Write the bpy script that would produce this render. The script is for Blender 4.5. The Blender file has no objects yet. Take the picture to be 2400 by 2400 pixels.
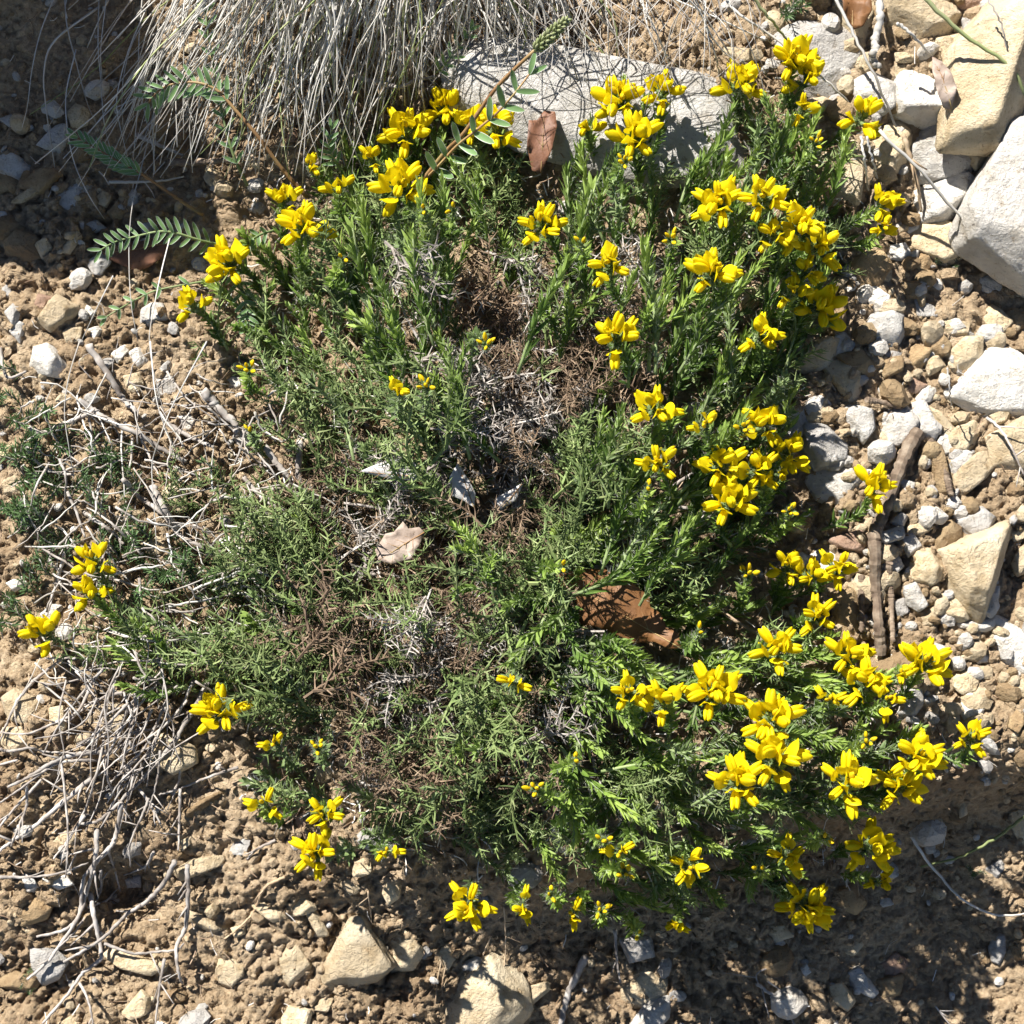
import bpy, math, random
import numpy as np
from mathutils import Matrix, Vector, Quaternion

random.seed(7)
RNG = np.random.default_rng(11)
SC = bpy.context.scene
COL = SC.collection

# ------------------------------------------------------------------ camera, sky, sun, exposure
SLOPE = math.radians(27)                       # the bank rises towards +Y
RS = Matrix.Rotation(SLOPE, 4, 'X')            # slope frame (s right, t uphill, h off the slope) -> world
CAM_D, CAM_TILT, HALF = 1.0, math.radians(5), 0.30
cam_pos = Vector((0, -CAM_D*math.sin(CAM_TILT), CAM_D*math.cos(CAM_TILT)))
cam_fwd = -cam_pos.normalized()
cam_right = Vector((1, 0, 0))
cam_up = cam_right.cross(cam_fwd)
cd = bpy.data.cameras.new('camera')
cam = bpy.data.objects.new('camera', cd)
COL.objects.link(cam)
m = Matrix((cam_right, cam_up, -cam_fwd)).transposed().to_4x4()
m.translation = cam_pos
cam.matrix_world = RS @ m
cd.sensor_width = 36
cd.lens = 18/(HALF/CAM_D)
cd.clip_start, cd.clip_end = 0.02, 100
SC.camera = cam

sun_s = Vector((-0.57*0.75, 0.82*0.75, 0.66)).normalized()     # towards the sun, slope frame
sun_w = (RS.to_3x3() @ sun_s).normalized()
sun_el = math.asin(sun_w.z)
world = bpy.data.worlds.new('World')
SC.world = world
world.use_nodes = True
wn = world.node_tree.nodes
sky = wn.new('ShaderNodeTexSky')
sky.sky_type = 'NISHITA'
sky.sun_disc = False
sky.altitude = 2000
sky.air_density = 0.8
sky.dust_density = 0.4
sky.sun_elevation = sun_el
sky.sun_rotation = math.atan2(sun_w.x, sun_w.y)
world.node_tree.links.new(sky.outputs[0], wn['Background'].inputs[0])
wn['Background'].inputs[1].default_value = 0.05
ld = bpy.data.lights.new('sun', 'SUN')
ld.energy, ld.angle, ld.color = 5.0, math.radians(0.5), (1, 0.965, 0.90)
sun = bpy.data.objects.new('sun', ld)
COL.objects.link(sun)
sun.rotation_euler = sun_w.to_track_quat('Z', 'Y').to_euler()
sun.location = sun_w*3
SC.view_settings.view_transform = 'Standard'
SC.view_settings.look = 'None'
SC.view_settings.exposure = 1.15
SC.view_settings.gamma = 1
SC.render.engine = 'CYCLES'
SC.cycles.use_adaptive_sampling = True
SC.cycles.adaptive_threshold = 0.03
SC.cycles.max_bounces = 4
SC.cycles.diffuse_bounces = 2
SC.cycles.glossy_bounces = 1
SC.cycles.transparent_max_bounces = 4

# ------------------------------------------------------------------ noise
def h2(xi, yi, seed):
    n = (xi.astype(np.int64)*374761393 + yi.astype(np.int64)*668265263 + seed*1442695041) & 0xffffffff
    n = ((n ^ (n >> 13))*1274126177) & 0xffffffff
    n = ((n ^ (n >> 15))*2246822519) & 0xffffffff
    return (n ^ (n >> 16)) / 4294967296.0

def vnoise(x, y, seed=0):
    xi, yi = np.floor(x), np.floor(y)
    fx, fy = x-xi, y-yi
    fx, fy = fx*fx*(3-2*fx), fy*fy*(3-2*fy)
    a, b = h2(xi, yi, seed), h2(xi+1, yi, seed)
    c, d = h2(xi, yi+1, seed), h2(xi+1, yi+1, seed)
    return (a+(b-a)*fx)*(1-fy)+(c+(d-c)*fx)*fy - 0.5

def fbm(x, y, seed=0, octv=4):
    r, a = 0, 1.0
    for i in range(octv):
        r = r + a*vnoise(x*2**i, y*2**i, seed+i*17)
        a *= 0.5
    return r

def vnoise3(p, seed=0):
    z = p[:, 2]
    zi = np.floor(z); f = z-zi; f = f*f*(3-2*f)
    a = np.array([vnoise(p[:, 0]+zi*37.13, p[:, 1]+zi*17.71, seed)])[0]
    b = np.array([vnoise(p[:, 0]+(zi+1)*37.13, p[:, 1]+(zi+1)*17.71, seed)])[0]
    return a*(1-f)+b*f

def clods(x, y, seed):
    """rounded lumps on a jittered grid, 0..1"""
    xi, yi = np.floor(x), np.floor(y)
    best = np.zeros_like(x)
    for dx in (-1, 0, 1):
        for dy in (-1, 0, 1):
            cx, cy = xi+dx, yi+dy
            px, py = cx+h2(cx, cy, seed), cy+h2(cx, cy, seed+5)
            rr = 0.45+0.55*h2(cx, cy, seed+9)
            q = ((x-px)**2+(y-py)**2)/(rr*rr)
            best = np.maximum(best, np.sqrt(np.maximum(0, 1-q))*rr)
    return best

# ------------------------------------------------------------------ picture <-> slope frame
def ray(u, v):
    """direction (slope frame) through a point of the 2400 x 2400 photograph"""
    d = cam_fwd + cam_right*((u-1200)/1200*HALF/CAM_D) + cam_up*((1200-v)/1200*HALF/CAM_D)
    return d.normalized()

def base_height(s, t):
    """large shapes of the bank"""
    h = 0.030*fbm(s/0.21+3.3, t/0.21+1.7, 3, 3) + 0.012*fbm(s/0.06, t/0.06, 21, 3)
    edge = -0.232+0.24*np.maximum(s, 0)                            # the ledge below the shrub
    fall = 1/(1+np.exp(-((edge-t)/0.012).clip(-50, 50)))
    wide = 1/(1+np.exp(-((s+0.03)/0.03).clip(-50, 50)))
    h = h - fall*(0.012+0.062*wide)
    h = h - 0.034*np.exp(-(((s+0.226)/0.020)**2+((t+0.222)/0.017)**2))   # the little hollow under the twigs
    h = h - 0.025/(1+np.exp(-((-0.16-s)+(t-0.05))/0.03))*(t > -0.2)     # dips beside the tussock
    h = h - 0.022*np.exp(-((s/0.17)**2+((t+0.02)/0.16)**2))
    return h

def full_height(s, t):
    w = 1/(1+np.exp(((np.maximum(abs(s), abs(t))-0.43)/0.025).clip(-50, 50)))
    amp = 0.55+0.9*(fbm(s/0.09+9, t/0.09+4, 71, 2)+0.4).clip(0, 1)
    ws, wt = s+0.006*fbm(s/0.012, t/0.012, 5, 2), t+0.006*fbm(s/0.012+7, t/0.012, 6, 2)
    d = 0.0055*clods(ws/0.015, wt/0.015, 31)**1.3 + 0.0052*clods(ws/0.0078+4, wt/0.0078, 41)**1.2
    d = d + 0.0047*clods(ws/0.0045, wt/0.0045+3, 51) + 0.0036*clods(s/0.0027, t/0.0027, 53) + 0.0022*fbm(s/0.004, t/0.004, 61, 3)
    return base_height(s, t) + d*amp*w - 0.006 + 0.004*(1-w)

DN, DR = 570, 0.36
dense = np.linspace(-DR, DR, DN)
gs = dense[1]-dense[0]
GS, GT = np.meshgrid(dense, dense, indexing='xy')
GH = full_height(GS, GT)

import bisect
ext = [0.0]
step = gs
while ext[-1] < 6: step *= 1.12; ext.append(ext[-1]+step)
ext = np.array(ext[1:])
ax = np.concatenate([-DR-ext[::-1], dense, DR+ext])
AS, AT = np.meshgrid(ax, ax, indexing='xy')
AH = full_height(AS, AT)
k0 = len(ext)
AH[k0:k0+DN, k0:k0+DN] = GH
AXL = ax.tolist()
AHL = AH.tolist()
def gh(s, t):
    """ground height at one point, from the grid"""
    i = min(max(bisect.bisect_right(AXL, s)-1, 0), len(AXL)-2)
    j = min(max(bisect.bisect_right(AXL, t)-1, 0), len(AXL)-2)
    fx = (s-AXL[i])/(AXL[i+1]-AXL[i]); fy = (t-AXL[j])/(AXL[j+1]-AXL[j])
    r0, r1 = AHL[j], AHL[j+1]
    return (r0[i]*(1-fx)+r0[i+1]*fx)*(1-fy)+(r1[i]*(1-fx)+r1[i+1]*fx)*fy

def at(u, v, above=0.0):
    """where the sight line meets the level that lies `above` the ground"""
    d = ray(u, v)
    h = 0.0
    for _ in range(6):
        k = (h-cam_pos.z)/d.z
        p = cam_pos+d*k
        h = 0.5*h+0.5*(gh(p.x, p.y)+above) if _ else gh(p.x, p.y)+above
    k = (h-cam_pos.z)/d.z
    return cam_pos+d*k

Z = 2400/1932.0
def full(x, y): return x*Z, y*Z                       # point in the whole-picture view
def tile(c, r, x, y): return c*800+x/2.415, r*800+y/2.415    # point in an enlarged ninth

# ------------------------------------------------------------------ objects
def to_world(o, p, rot=None):
    mm = Matrix.Translation(p)
    if rot is not None: mm = mm @ rot.to_4x4()
    o.matrix_world = RS @ mm

def mesh(name, verts, faces, mats, smooth=False, midx=None):
    me = bpy.data.meshes.new(name)
    me.from_pydata([tuple(v) for v in verts], [], [tuple(f) for f in faces])
    for mt in (mats if isinstance(mats, (list, tuple)) else [mats]): me.materials.append(mt)
    if midx is not None: me.polygons.foreach_set('material_index', midx)
    if smooth: me.polygons.foreach_set('use_smooth', [True]*len(me.polygons))
    me.update()
    return me

def tag(o, label, cat, group=None):
    o['label'] = label; o['category'] = cat
    if group: o['group'] = group
    return o

def thing(name, p, label, cat, group=None):
    o = bpy.data.objects.new(name, None)
    o.empty_display_size = 0.01
    COL.objects.link(o)
    to_world(o, p)
    return tag(o, label, cat, group)

def solid(name, me, p, label=None, cat=None, group=None, rot=None):
    o = bpy.data.objects.new(name, me)
    COL.objects.link(o)
    to_world(o, p, rot)
    if label: tag(o, label, cat, group)
    return o

def part(name, me, parent, mat=None):
    o = bpy.data.objects.new(name, me)
    COL.objects.link(o)
    o.parent = parent
    if mat is not None: o.matrix_basis = mat
    return o

class MB:
    def __init__(s): s.v, s.f, s.m = [], [], []
    def add(s, v, f, mi=0):
        b = len(s.v)
        s.v.extend(v); s.f.extend([tuple(i+b for i in q) for q in f]); s.m.extend([mi]*len(f))
    def mesh(s, name, mats, smooth=False): return mesh(name, s.v, s.f, mats, smooth, s.m)

def curve(pts, n):
    """smooth line through pts, n points"""
    P = [Vector(p) for p in pts]
    if len(P) == 2: return [P[0].lerp(P[1], i/(n-1)) for i in range(n)]
    P = [P[0]*2-P[1]]+P+[P[-1]*2-P[-2]]
    out = []
    k = len(P)-3
    for i in range(n):
        x = i/(n-1)*k
        j = min(int(x), k-1); f = x-j
        a, b, c, d = P[j], P[j+1], P[j+2], P[j+3]
        out.append(0.5*((2*b)+(c-a)*f+(2*a-5*b+4*c-d)*f*f+(3*b-a-3*c+d)*f**3))
    return out

def tube(pts, rad, sides=5, flat=1.0):
    n = len(pts)
    v, f = [], []
    t0 = (pts[1]-pts[0]).normalized()
    nx = t0.orthogonal().normalized()
    for i, p in enumerate(pts):
        tg = (pts[min(i+1, n-1)]-pts[max(i-1, 0)]).normalized()
        nx = (nx-tg*nx.dot(tg)).normalized()
        ny = tg.cross(nx)
        r = rad(i/(n-1)) if callable(rad) else rad
        for k in range(sides):
            a = 2*math.pi*k/sides
            v.append(p+nx*math.cos(a)*r+ny*math.sin(a)*r*flat)
    for i in range(n-1):
        for k in range(sides):
            a, b = i*sides+k, i*sides+(k+1) % sides
            f.append((a, b, b+sides, a+sides))
    f.append(tuple(reversed(range(sides)))); f.append(tuple(range((n-1)*sides, n*sides)))
    return v, f

def wobble(pts, amp, seed=None):
    r = random.Random(seed)
    return [p+Vector((r.gauss(0, 1), r.gauss(0, 1), r.gauss(0, 1)))*amp for p in pts]

# ------------------------------------------------------------------ materials
def nodes(name):
    mt = bpy.data.materials.new(name)
    mt.use_nodes = True
    nt = mt.node_tree
    return mt, nt, nt.nodes['Principled BSDF'], nt.nodes['Material Output']

def ramp(nt, fac, stops):
    r = nt.nodes.new('ShaderNodeValToRGB')
    while len(r.color_ramp.elements) < len(stops): r.color_ramp.elements.new(0.5)
    for e, (p, c) in zip(r.color_ramp.elements, stops):
        e.position = p; e.color = (*c, 1)
    nt.links.new(fac, r.inputs[0])
    return r.outputs[0]

def noise(nt, scale, detail=4, rough=0.55, coord='Object', dist=0.0):
    tc = nt.nodes.new('ShaderNodeTexCoord')
    n = nt.nodes.new('ShaderNodeTexNoise')
    n.inputs['Scale'].default_value = scale
    n.inputs['Detail'].default_value = detail
    n.inputs['Roughness'].default_value = rough
    n.inputs['Distortion'].default_value = dist
    nt.links.new(tc.outputs[coord], n.inputs['Vector'])
    return n.outputs['Fac']

def mix(nt, fac, a, b, mode='MIX'):
    x = nt.nodes.new('ShaderNodeMix')
    x.data_type = 'RGBA'; x.blend_type = mode
    if isinstance(fac, float): x.inputs[0].default_value = fac
    else: nt.links.new(fac, x.inputs[0])
    for s, q in ((6, a), (7, b)):
        if isinstance(q, tuple): x.inputs[s].default_value = (*q, 1)
        else: nt.links.new(q, x.inputs[s])
    return x.outputs[2]

def bump(nt, bs, h, strength, dist):
    b = nt.nodes.new('ShaderNodeBump')
    b.inputs['Strength'].default_value = strength
    b.inputs['Distance'].default_value = dist
    nt.links.new(h, b.inputs['Height'])
    nt.links.new(b.outputs[0], bs.inputs['Normal'])

def rnd(nt):
    return nt.nodes.new('ShaderNodeObjectInfo').outputs['Random']

def stone_mat(name, dark, mid, light, stain=(0.30, 0.19, 0.09), stain_at=0.62):
    mt, nt, bs, _ = nodes(name)
    c = ramp(nt, noise(nt, 45, 5, 0.6), [(0.28, dark), (0.5, mid), (0.72, light)])
    s = ramp(nt, noise(nt, 26, 5, 0.65, dist=0.6), [(stain_at, (0, 0, 0)), (stain_at+0.12, (0.75,)*3)])
    c = mix(nt, s, c, stain)
    sp = ramp(nt, noise(nt, 620, 2, 0.5), [(0.27, (0.55,)*3), (0.36, (1, 1, 1))])
    c = mix(nt, 1.0, c, sp, 'MULTIPLY')
    tone = ramp(nt, rnd(nt), [(0, (0.78, 0.76, 0.74)), (0.5, (0.95, 0.94, 0.92)), (1, (1.08, 1.05, 1.0))])
    c = mix(nt, 1.0, c, tone, 'MULTIPLY')
    nt.links.new(c, bs.inputs['Base Color'])
    bs.inputs['Roughness'].default_value = 0.88
    bs.inputs['Specular IOR Level'].default_value = 0.25
    pit = ramp(nt, noise(nt, 210, 3, 0.6, dist=0.4), [(0.27, (0.68, 0.62, 0.54)), (0.37, (1, 1, 1))])
    blot = ramp(nt, noise(nt, 95, 4, 0.6), [(0.30, (0.86, 0.82, 0.76)), (0.48, (1, 1, 1))])
    for l in list(nt.links):
        if l.to_socket == bs.inputs['Base Color']: nt.links.remove(l)
    c = mix(nt, 1.0, mix(nt, 1.0, c, pit, 'MULTIPLY'), blot, 'MULTIPLY')
    nt.links.new(c, bs.inputs['Base Color'])
    bump(nt, bs, noise(nt, 190, 5, 0.75), 0.9, 0.0045)
    return mt

M = {}
M['white'] = stone_mat('white_limestone', (0.60, 0.57, 0.52), (0.72, 0.69, 0.64), (0.79, 0.77, 0.73), (0.52, 0.41, 0.27), 0.68)
M['tan'] = stone_mat('tan_limestone', (0.48, 0.375, 0.235), (0.62, 0.51, 0.35), (0.71, 0.62, 0.46), (0.38, 0.26, 0.14), 0.64)
M['grey'] = stone_mat('grey_limestone', (0.40, 0.385, 0.36), (0.52, 0.50, 0.475), (0.61, 0.60, 0.575), (0.36, 0.28, 0.18), 0.68)
M['pink'] = stone_mat('pinkish_stone', (0.34, 0.22, 0.16), (0.44, 0.30, 0.22), (0.52, 0.39, 0.30))
M['brown'] = stone_mat('brown_stone', (0.25, 0.17, 0.10), (0.36, 0.26, 0.15), (0.46, 0.36, 0.22))

mt, nt, bs, _ = nodes('soil'); M['soil'] = mt
c = ramp(nt, noise(nt, 16, 6, 0.65), [(0.30, (0.34, 0.240, 0.150)), (0.5, (0.49, 0.370, 0.240)), (0.72, (0.60, 0.475, 0.330))])
g = ramp(nt, noise(nt, 330, 3, 0.6), [(0.32, (0.70, 0.66, 0.62)), (0.6, (1, 1, 1)), (0.75, (1.25, 1.22, 1.18))])
nt.links.new(mix(nt, 1.0, c, g, 'MULTIPLY'), bs.inputs['Base Color'])
bs.inputs['Roughness'].default_value = 0.95
bs.inputs['Specular IOR Level'].default_value = 0.1
bump(nt, bs, noise(nt, 330, 4, 0.8), 1.0, 0.0045)

def plant_mat(name, a, b, c, trans=0.3, scale=90, rough=0.55, tr_col=None, var=0.25, spec=0.3):
    mt, nt, bs, out = nodes(name)
    col = ramp(nt, noise(nt, scale, 3), [(0.3, a), (0.5, b), (0.7, c)])
    tone = ramp(nt, rnd(nt), [(0, (1-var,)*3), (1, (1+var,)*3)])
    col = mix(nt, 1.0, col, tone, 'MULTIPLY')
    nt.links.new(col, bs.inputs['Base Color'])
    bs.inputs['Roughness'].default_value = rough
    bs.inputs['Specular IOR Level'].default_value = spec
    if trans:
        tr = nt.nodes.new('ShaderNodeBsdfTranslucent')
        if tr_col: tr.inputs[0].default_value = (*tr_col, 1)
        else: nt.links.new(col, tr.inputs[0])
        ms = nt.nodes.new('ShaderNodeMixShader')
        ms.inputs[0].default_value = trans
        nt.links.new(bs.outputs[0], ms.inputs[1]); nt.links.new(tr.outputs[0], ms.inputs[2])
        nt.links.new(ms.outputs[0], out.inputs[0])
    return mt

def shoot_mat(name, old, mid, young, trans):
    mt, nt, bs, out = nodes(name)
    tc = nt.nodes.new('ShaderNodeTexCoord'); sp = nt.nodes.new('ShaderNodeSeparateXYZ')
    nt.links.new(tc.outputs['Object'], sp.inputs[0])
    dv = nt.nodes.new('ShaderNodeMath'); dv.operation = 'MULTIPLY'; dv.inputs[1].default_value = 1/0.055
    nt.links.new(sp.outputs[2], dv.inputs[0])
    ad = nt.nodes.new('ShaderNodeMath'); ad.operation = 'MULTIPLY_ADD'; ad.inputs[1].default_value = .5
    nt.links.new(noise(nt, 260, 2), ad.inputs[0]); nt.links.new(dv.outputs[0], ad.inputs[2])
    col = ramp(nt, ad.outputs[0], [(0.30, old), (0.75, mid), (1.15 if False else 1.0, young)])
    tone = ramp(nt, rnd(nt), [(0, (.72, .76, .8)), (1, (1.2, 1.16, 1.05))])
    col = mix(nt, 1.0, col, tone, 'MULTIPLY')
    nt.links.new(col, bs.inputs['Base Color'])
    bs.inputs['Roughness'].default_value = 0.5; bs.inputs['Specular IOR Level'].default_value = 0.3
    tr = nt.nodes.new('ShaderNodeBsdfTranslucent'); nt.links.new(col, tr.inputs[0])
    ms = nt.nodes.new('ShaderNodeMixShader'); ms.inputs[0].default_value = trans
    nt.links.new(bs.outputs[0], ms.inputs[1]); nt.links.new(tr.outputs[0], ms.inputs[2]); nt.links.new(ms.outputs[0], out.inputs[0])
    return mt
M['petal'] = plant_mat('yellow_petal', (0.86, 0.66, 0.005), (0.89, 0.72, 0.008), (0.91, 0.76, 0.012), 0.36, 200, 0.5, var=0.10, spec=0.2)
M['bud'] = plant_mat('yellow_bud', (0.62, 0.46, 0.010), (0.74, 0.52, 0.008), (0.84, 0.60, 0.01), 0.2, 200, 0.55, var=0.12, spec=0.2)
M['leaf'] = shoot_mat('hairy_green_leaf', (0.075, 0.135, 0.028), (0.15, 0.245, 0.048), (0.29, 0.40, 0.095), 0.30)
M['greyleaf'] = plant_mat('grey_green_leaf', (0.13, 0.195, 0.065), (0.18, 0.25, 0.095), (0.24, 0.31, 0.14), 0.3, 120, 0.55, var=0.22)
M['stem'] = plant_mat('green_stem', (0.15, 0.21, 0.075), (0.22, 0.28, 0.12), (0.30, 0.34, 0.17), 0.0, 80, 0.6)
M['spine'] = plant_mat('green_spine', (0.11, 0.17, 0.05), (0.18, 0.24, 0.085), (0.30, 0.33, 0.15), 0.1, 70, 0.55)
M['hair'] = plant_mat('white_hair', (0.55, 0.58, 0.48), (0.65, 0.68, 0.58), (0.7, 0.72, 0.64), 0.4, 50, 0.5, var=0.05)
M['dead'] = plant_mat('dead_spine', (0.11, 0.07, 0.045), (0.21, 0.145, 0.095), (0.38, 0.29, 0.20), 0.0, 60, 0.75)
M['straw'] = plant_mat('dry_straw', (0.40, 0.36, 0.31), (0.58, 0.55, 0.50), (0.72, 0.70, 0.66), 0.15, 30, 0.5, var=0.22)
M['straw_green'] = plant_mat('half_green_blade', (0.20, 0.26, 0.09), (0.32, 0.36, 0.16), (0.46, 0.46, 0.28), 0.2, 25, 0.5)
M['twig'] = plant_mat('grey_twig_bark', (0.20, 0.165, 0.14), (0.36, 0.32, 0.285), (0.52, 0.485, 0.45), 0.0, 130, 0.8, var=0.2)
M['root'] = plant_mat('dark_root_bark', (0.10, 0.07, 0.05), (0.19, 0.14, 0.10), (0.30, 0.24, 0.18), 0.0, 160, 0.85)
M['rootlet'] = plant_mat('pale_rootlet', (0.30, 0.20, 0.12), (0.42, 0.31, 0.20), (0.52, 0.41, 0.28), 0.0, 80, 0.8)
M['needle'] = plant_mat('dark_needle_leaf', (0.055, 0.105, 0.035), (0.09, 0.155, 0.055), (0.15, 0.22, 0.095), 0.2, 90, 0.5)
M['leaflet'] = plant_mat('silky_leaflet', (0.15, 0.27, 0.10), (0.20, 0.33, 0.13), (0.27, 0.39, 0.18), 0.35, 60, 0.45, var=0.15)
M['leaflet_rim'] = plant_mat('silky_leaflet_rim', (0.50, 0.55, 0.47), (0.58, 0.62, 0.54), (0.62, 0.66, 0.6), 0.3, 60, 0.5, var=0.1)
M['red_stem'] = plant_mat('reddish_stem', (0.22, 0.11, 0.05), (0.30, 0.18, 0.08), (0.34, 0.27, 0.12), 0.0, 40, 0.5)
M['spike'] = plant_mat('budding_spike', (0.26, 0.32, 0.12), (0.38, 0.42, 0.20), (0.46, 0.48, 0.28), 0.15, 200, 0.6)

def leaf_mat(name, a, b, c, vein):
    mt, nt, bs, out = nodes(name)
    col = ramp(nt, noise(nt, 70, 5, 0.6), [(0.3, a), (0.5, b), (0.75, c)])
    sp = ramp(nt, noise(nt, 500, 2), [(0.28, vein), (0.4, (1, 1, 1))])
    col = mix(nt, 1.0, col, sp, 'MULTIPLY')
    nt.links.new(col, bs.inputs['Base Color'])
    bs.inputs['Roughness'].default_value = 0.6
    bump(nt, bs, noise(nt, 180, 4), 0.35, 0.002)
    tr = nt.nodes.new('ShaderNodeBsdfTranslucent'); nt.links.new(col, tr.inputs[0])
    ms = nt.nodes.new('ShaderNodeMixShader'); ms.inputs[0].default_value = 0.15
    nt.links.new(bs.outputs[0], ms.inputs[1]); nt.links.new(tr.outputs[0], ms.inputs[2])
    nt.links.new(ms.outputs[0], out.inputs[0])
    return mt
M['oak'] = leaf_mat('orange_brown_leaf', (0.15, 0.065, 0.022), (0.21, 0.095, 0.032), (0.28, 0.135, 0.05), (0.6, 0.5, 0.4))
M['oak_dark'] = leaf_mat('red_brown_leaf', (0.13, 0.06, 0.035), (0.20, 0.09, 0.05), (0.28, 0.14, 0.08), (0.6, 0.5, 0.4))
M['oak_grey'] = leaf_mat('faded_leaf', (0.30, 0.22, 0.17), (0.40, 0.31, 0.25), (0.50, 0.41, 0.34), (0.7, 0.65, 0.6))
M['leaf_white'] = leaf_mat('bleached_leaf', (0.48, 0.46, 0.44), (0.60, 0.58, 0.56), (0.68, 0.67, 0.65), (0.8, 0.8, 0.8))

# ------------------------------------------------------------------ the ground
n = len(ax)
co = np.stack([AS, AT, AH], -1).reshape(-1, 3).astype(np.float32)
ii = np.arange(n*n).reshape(n, n)
fq = np.stack([ii[:-1, :-1], ii[:-1, 1:], ii[1:, 1:], ii[1:, :-1]], -1).reshape(-1, 4)
me = bpy.data.meshes.new('ground')
me.vertices.add(len(co)); me.vertices.foreach_set('co', co.ravel())
me.loops.add(fq.size); me.loops.foreach_set('vertex_index', fq.ravel().astype(np.int32))
me.polygons.add(len(fq)); me.polygons.foreach_set('loop_start', np.arange(0, fq.size, 4, dtype=np.int32))
me.polygons.foreach_set('loop_total', np.full(len(fq), 4, dtype=np.int32))
me.update(calc_edges=True)
me.polygons.foreach_set('use_smooth', np.ones(len(fq), dtype=bool))
me.materials.append(M['soil'])
ground = solid('ground', me, Vector((0, 0, 0)))
ground['kind'] = 'structure'

# ------------------------------------------------------------------ stones
def icosphere(sub):
    import bmesh
    b = bmesh.new()
    bmesh.ops.create_icosphere(b, subdivisions=sub, radius=1)
    v = np.array([x.co[:] for x in b.verts]); f = [tuple(q.index for q in p.verts) for p in b.faces]
    b.free()
    v /= np.linalg.norm(v, axis=1)[:, None]
    return v, f
ICO = {k: icosphere(k) for k in (1, 2, 3, 4, 5)}

def stone_shape(planes, half, sub, amp, seed, p=80):
    """a chunk cut by planes (normal, distance) given in units of its half sizes"""
    d, f = ICO[sub]
    acc = np.zeros(len(d))
    for nrm, dist in planes:
        q = np.maximum(d @ np.array(nrm), 0)/dist
        acc += q**p
    r = acc**(-1/p)
    nz = vnoise3(d*2.3+seed*3.1, seed)+0.5*vnoise3(d*5.1+seed, seed+3)+0.3*vnoise3(d*11+seed, seed+4)
    r = r*(1+amp*nz)
    if sub >= 4: r = r*(1+amp*0.22*(vnoise3(d*27+seed, seed+8)+vnoise3(d*55+seed, seed+9)))
    return d*r[:, None]*np.array(half), f

def hull(pts):
    pts = sorted(set((round(x, 6), round(y, 6)) for x, y in pts))
    def half(ps):
        o = []
        for q in ps:
            while len(o) > 1 and (o[-1][0]-o[-2][0])*(q[1]-o[-2][1])-(o[-1][1]-o[-2][1])*(q[0]-o[-2][0]) <= 0: o.pop()
            o.append(q)
        return o[:-1]
    return half(pts)+half(pts[::-1])

def traced_stone(pts, tone, seed, thick=0.42, tops=None, lift=0.25, sub=None, amp=0.05):
    r = random.Random(seed)
    mid = np.mean(pts, 0)
    size = (max(p[0] for p in pts)-min(p[0] for p in pts)+max(p[1] for p in pts)-min(p[1] for p in pts))/2*0.6/2400
    hz = size*thick*0.5
    c = at(mid[0], mid[1], hz*lift)
    P = []
    for u, v in pts:
        d = ray(u, v)
        q = cam_pos+d*((c.z-cam_pos.z)/d.z)
        P.append((q.x, q.y))
    P = hull(P)
    cx, cy = np.mean(P, 0)
    P = [(cx+(x_-cx)*1.15, cy+(y_-cy)*1.15) for x_, y_ in P]
    hx = max(abs(p[0]-cx) for p in P); hy = max(abs(p[1]-cy) for p in P)
    planes = []
    for i, a in enumerate(P):
        b = P[(i+1) % len(P)]
        a = ((a[0]-cx)/hx, (a[1]-cy)/hy); b = ((b[0]-cx)/hx, (b[1]-cy)/hy)
        e = (b[0]-a[0], b[1]-a[1]); l = math.hypot(*e)
        nx, ny = e[1]/l, -e[0]/l
        dd = nx*a[0]+ny*a[1]
        nz = r.uniform(-0.05, 0.35)
        k = math.sqrt(1+nz*nz)
        planes.append(((nx/k, ny/k, nz/k), max(dd, 0.15)/k))
        planes.append(((nx*0.6, ny*0.6, -0.8), max(dd, 0.15)*0.6+0.45))
    if tops is None:
        a = r.uniform(0, 6.28)
        tops = [((r.gauss(0, 0.22), r.gauss(0, 0.22), 1), r.uniform(0.8, 1.0))]
        for _ in range(r.choice((2, 3, 4))):
            a = r.uniform(0, 6.28); g = r.uniform(0.7, 2.2)
            tops.append(((math.cos(a)*g, math.sin(a)*g, 1), r.uniform(0.95, 1.1)+.30*g))
    for nrm, dd in tops:
        l = math.sqrt(sum(x*x for x in nrm))
        planes.append((tuple(x/l for x in nrm), dd/l))
    planes.append(((0, 0, -1), 1.0))
    if sub is None: sub = 5 if size > 0.030 else 4
    v, f = stone_shape(planes, (hx, hy, hz), sub, amp, seed)
    return mesh('stone', v, f, M[tone], True), Vector((cx, cy, c.z)), size

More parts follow.
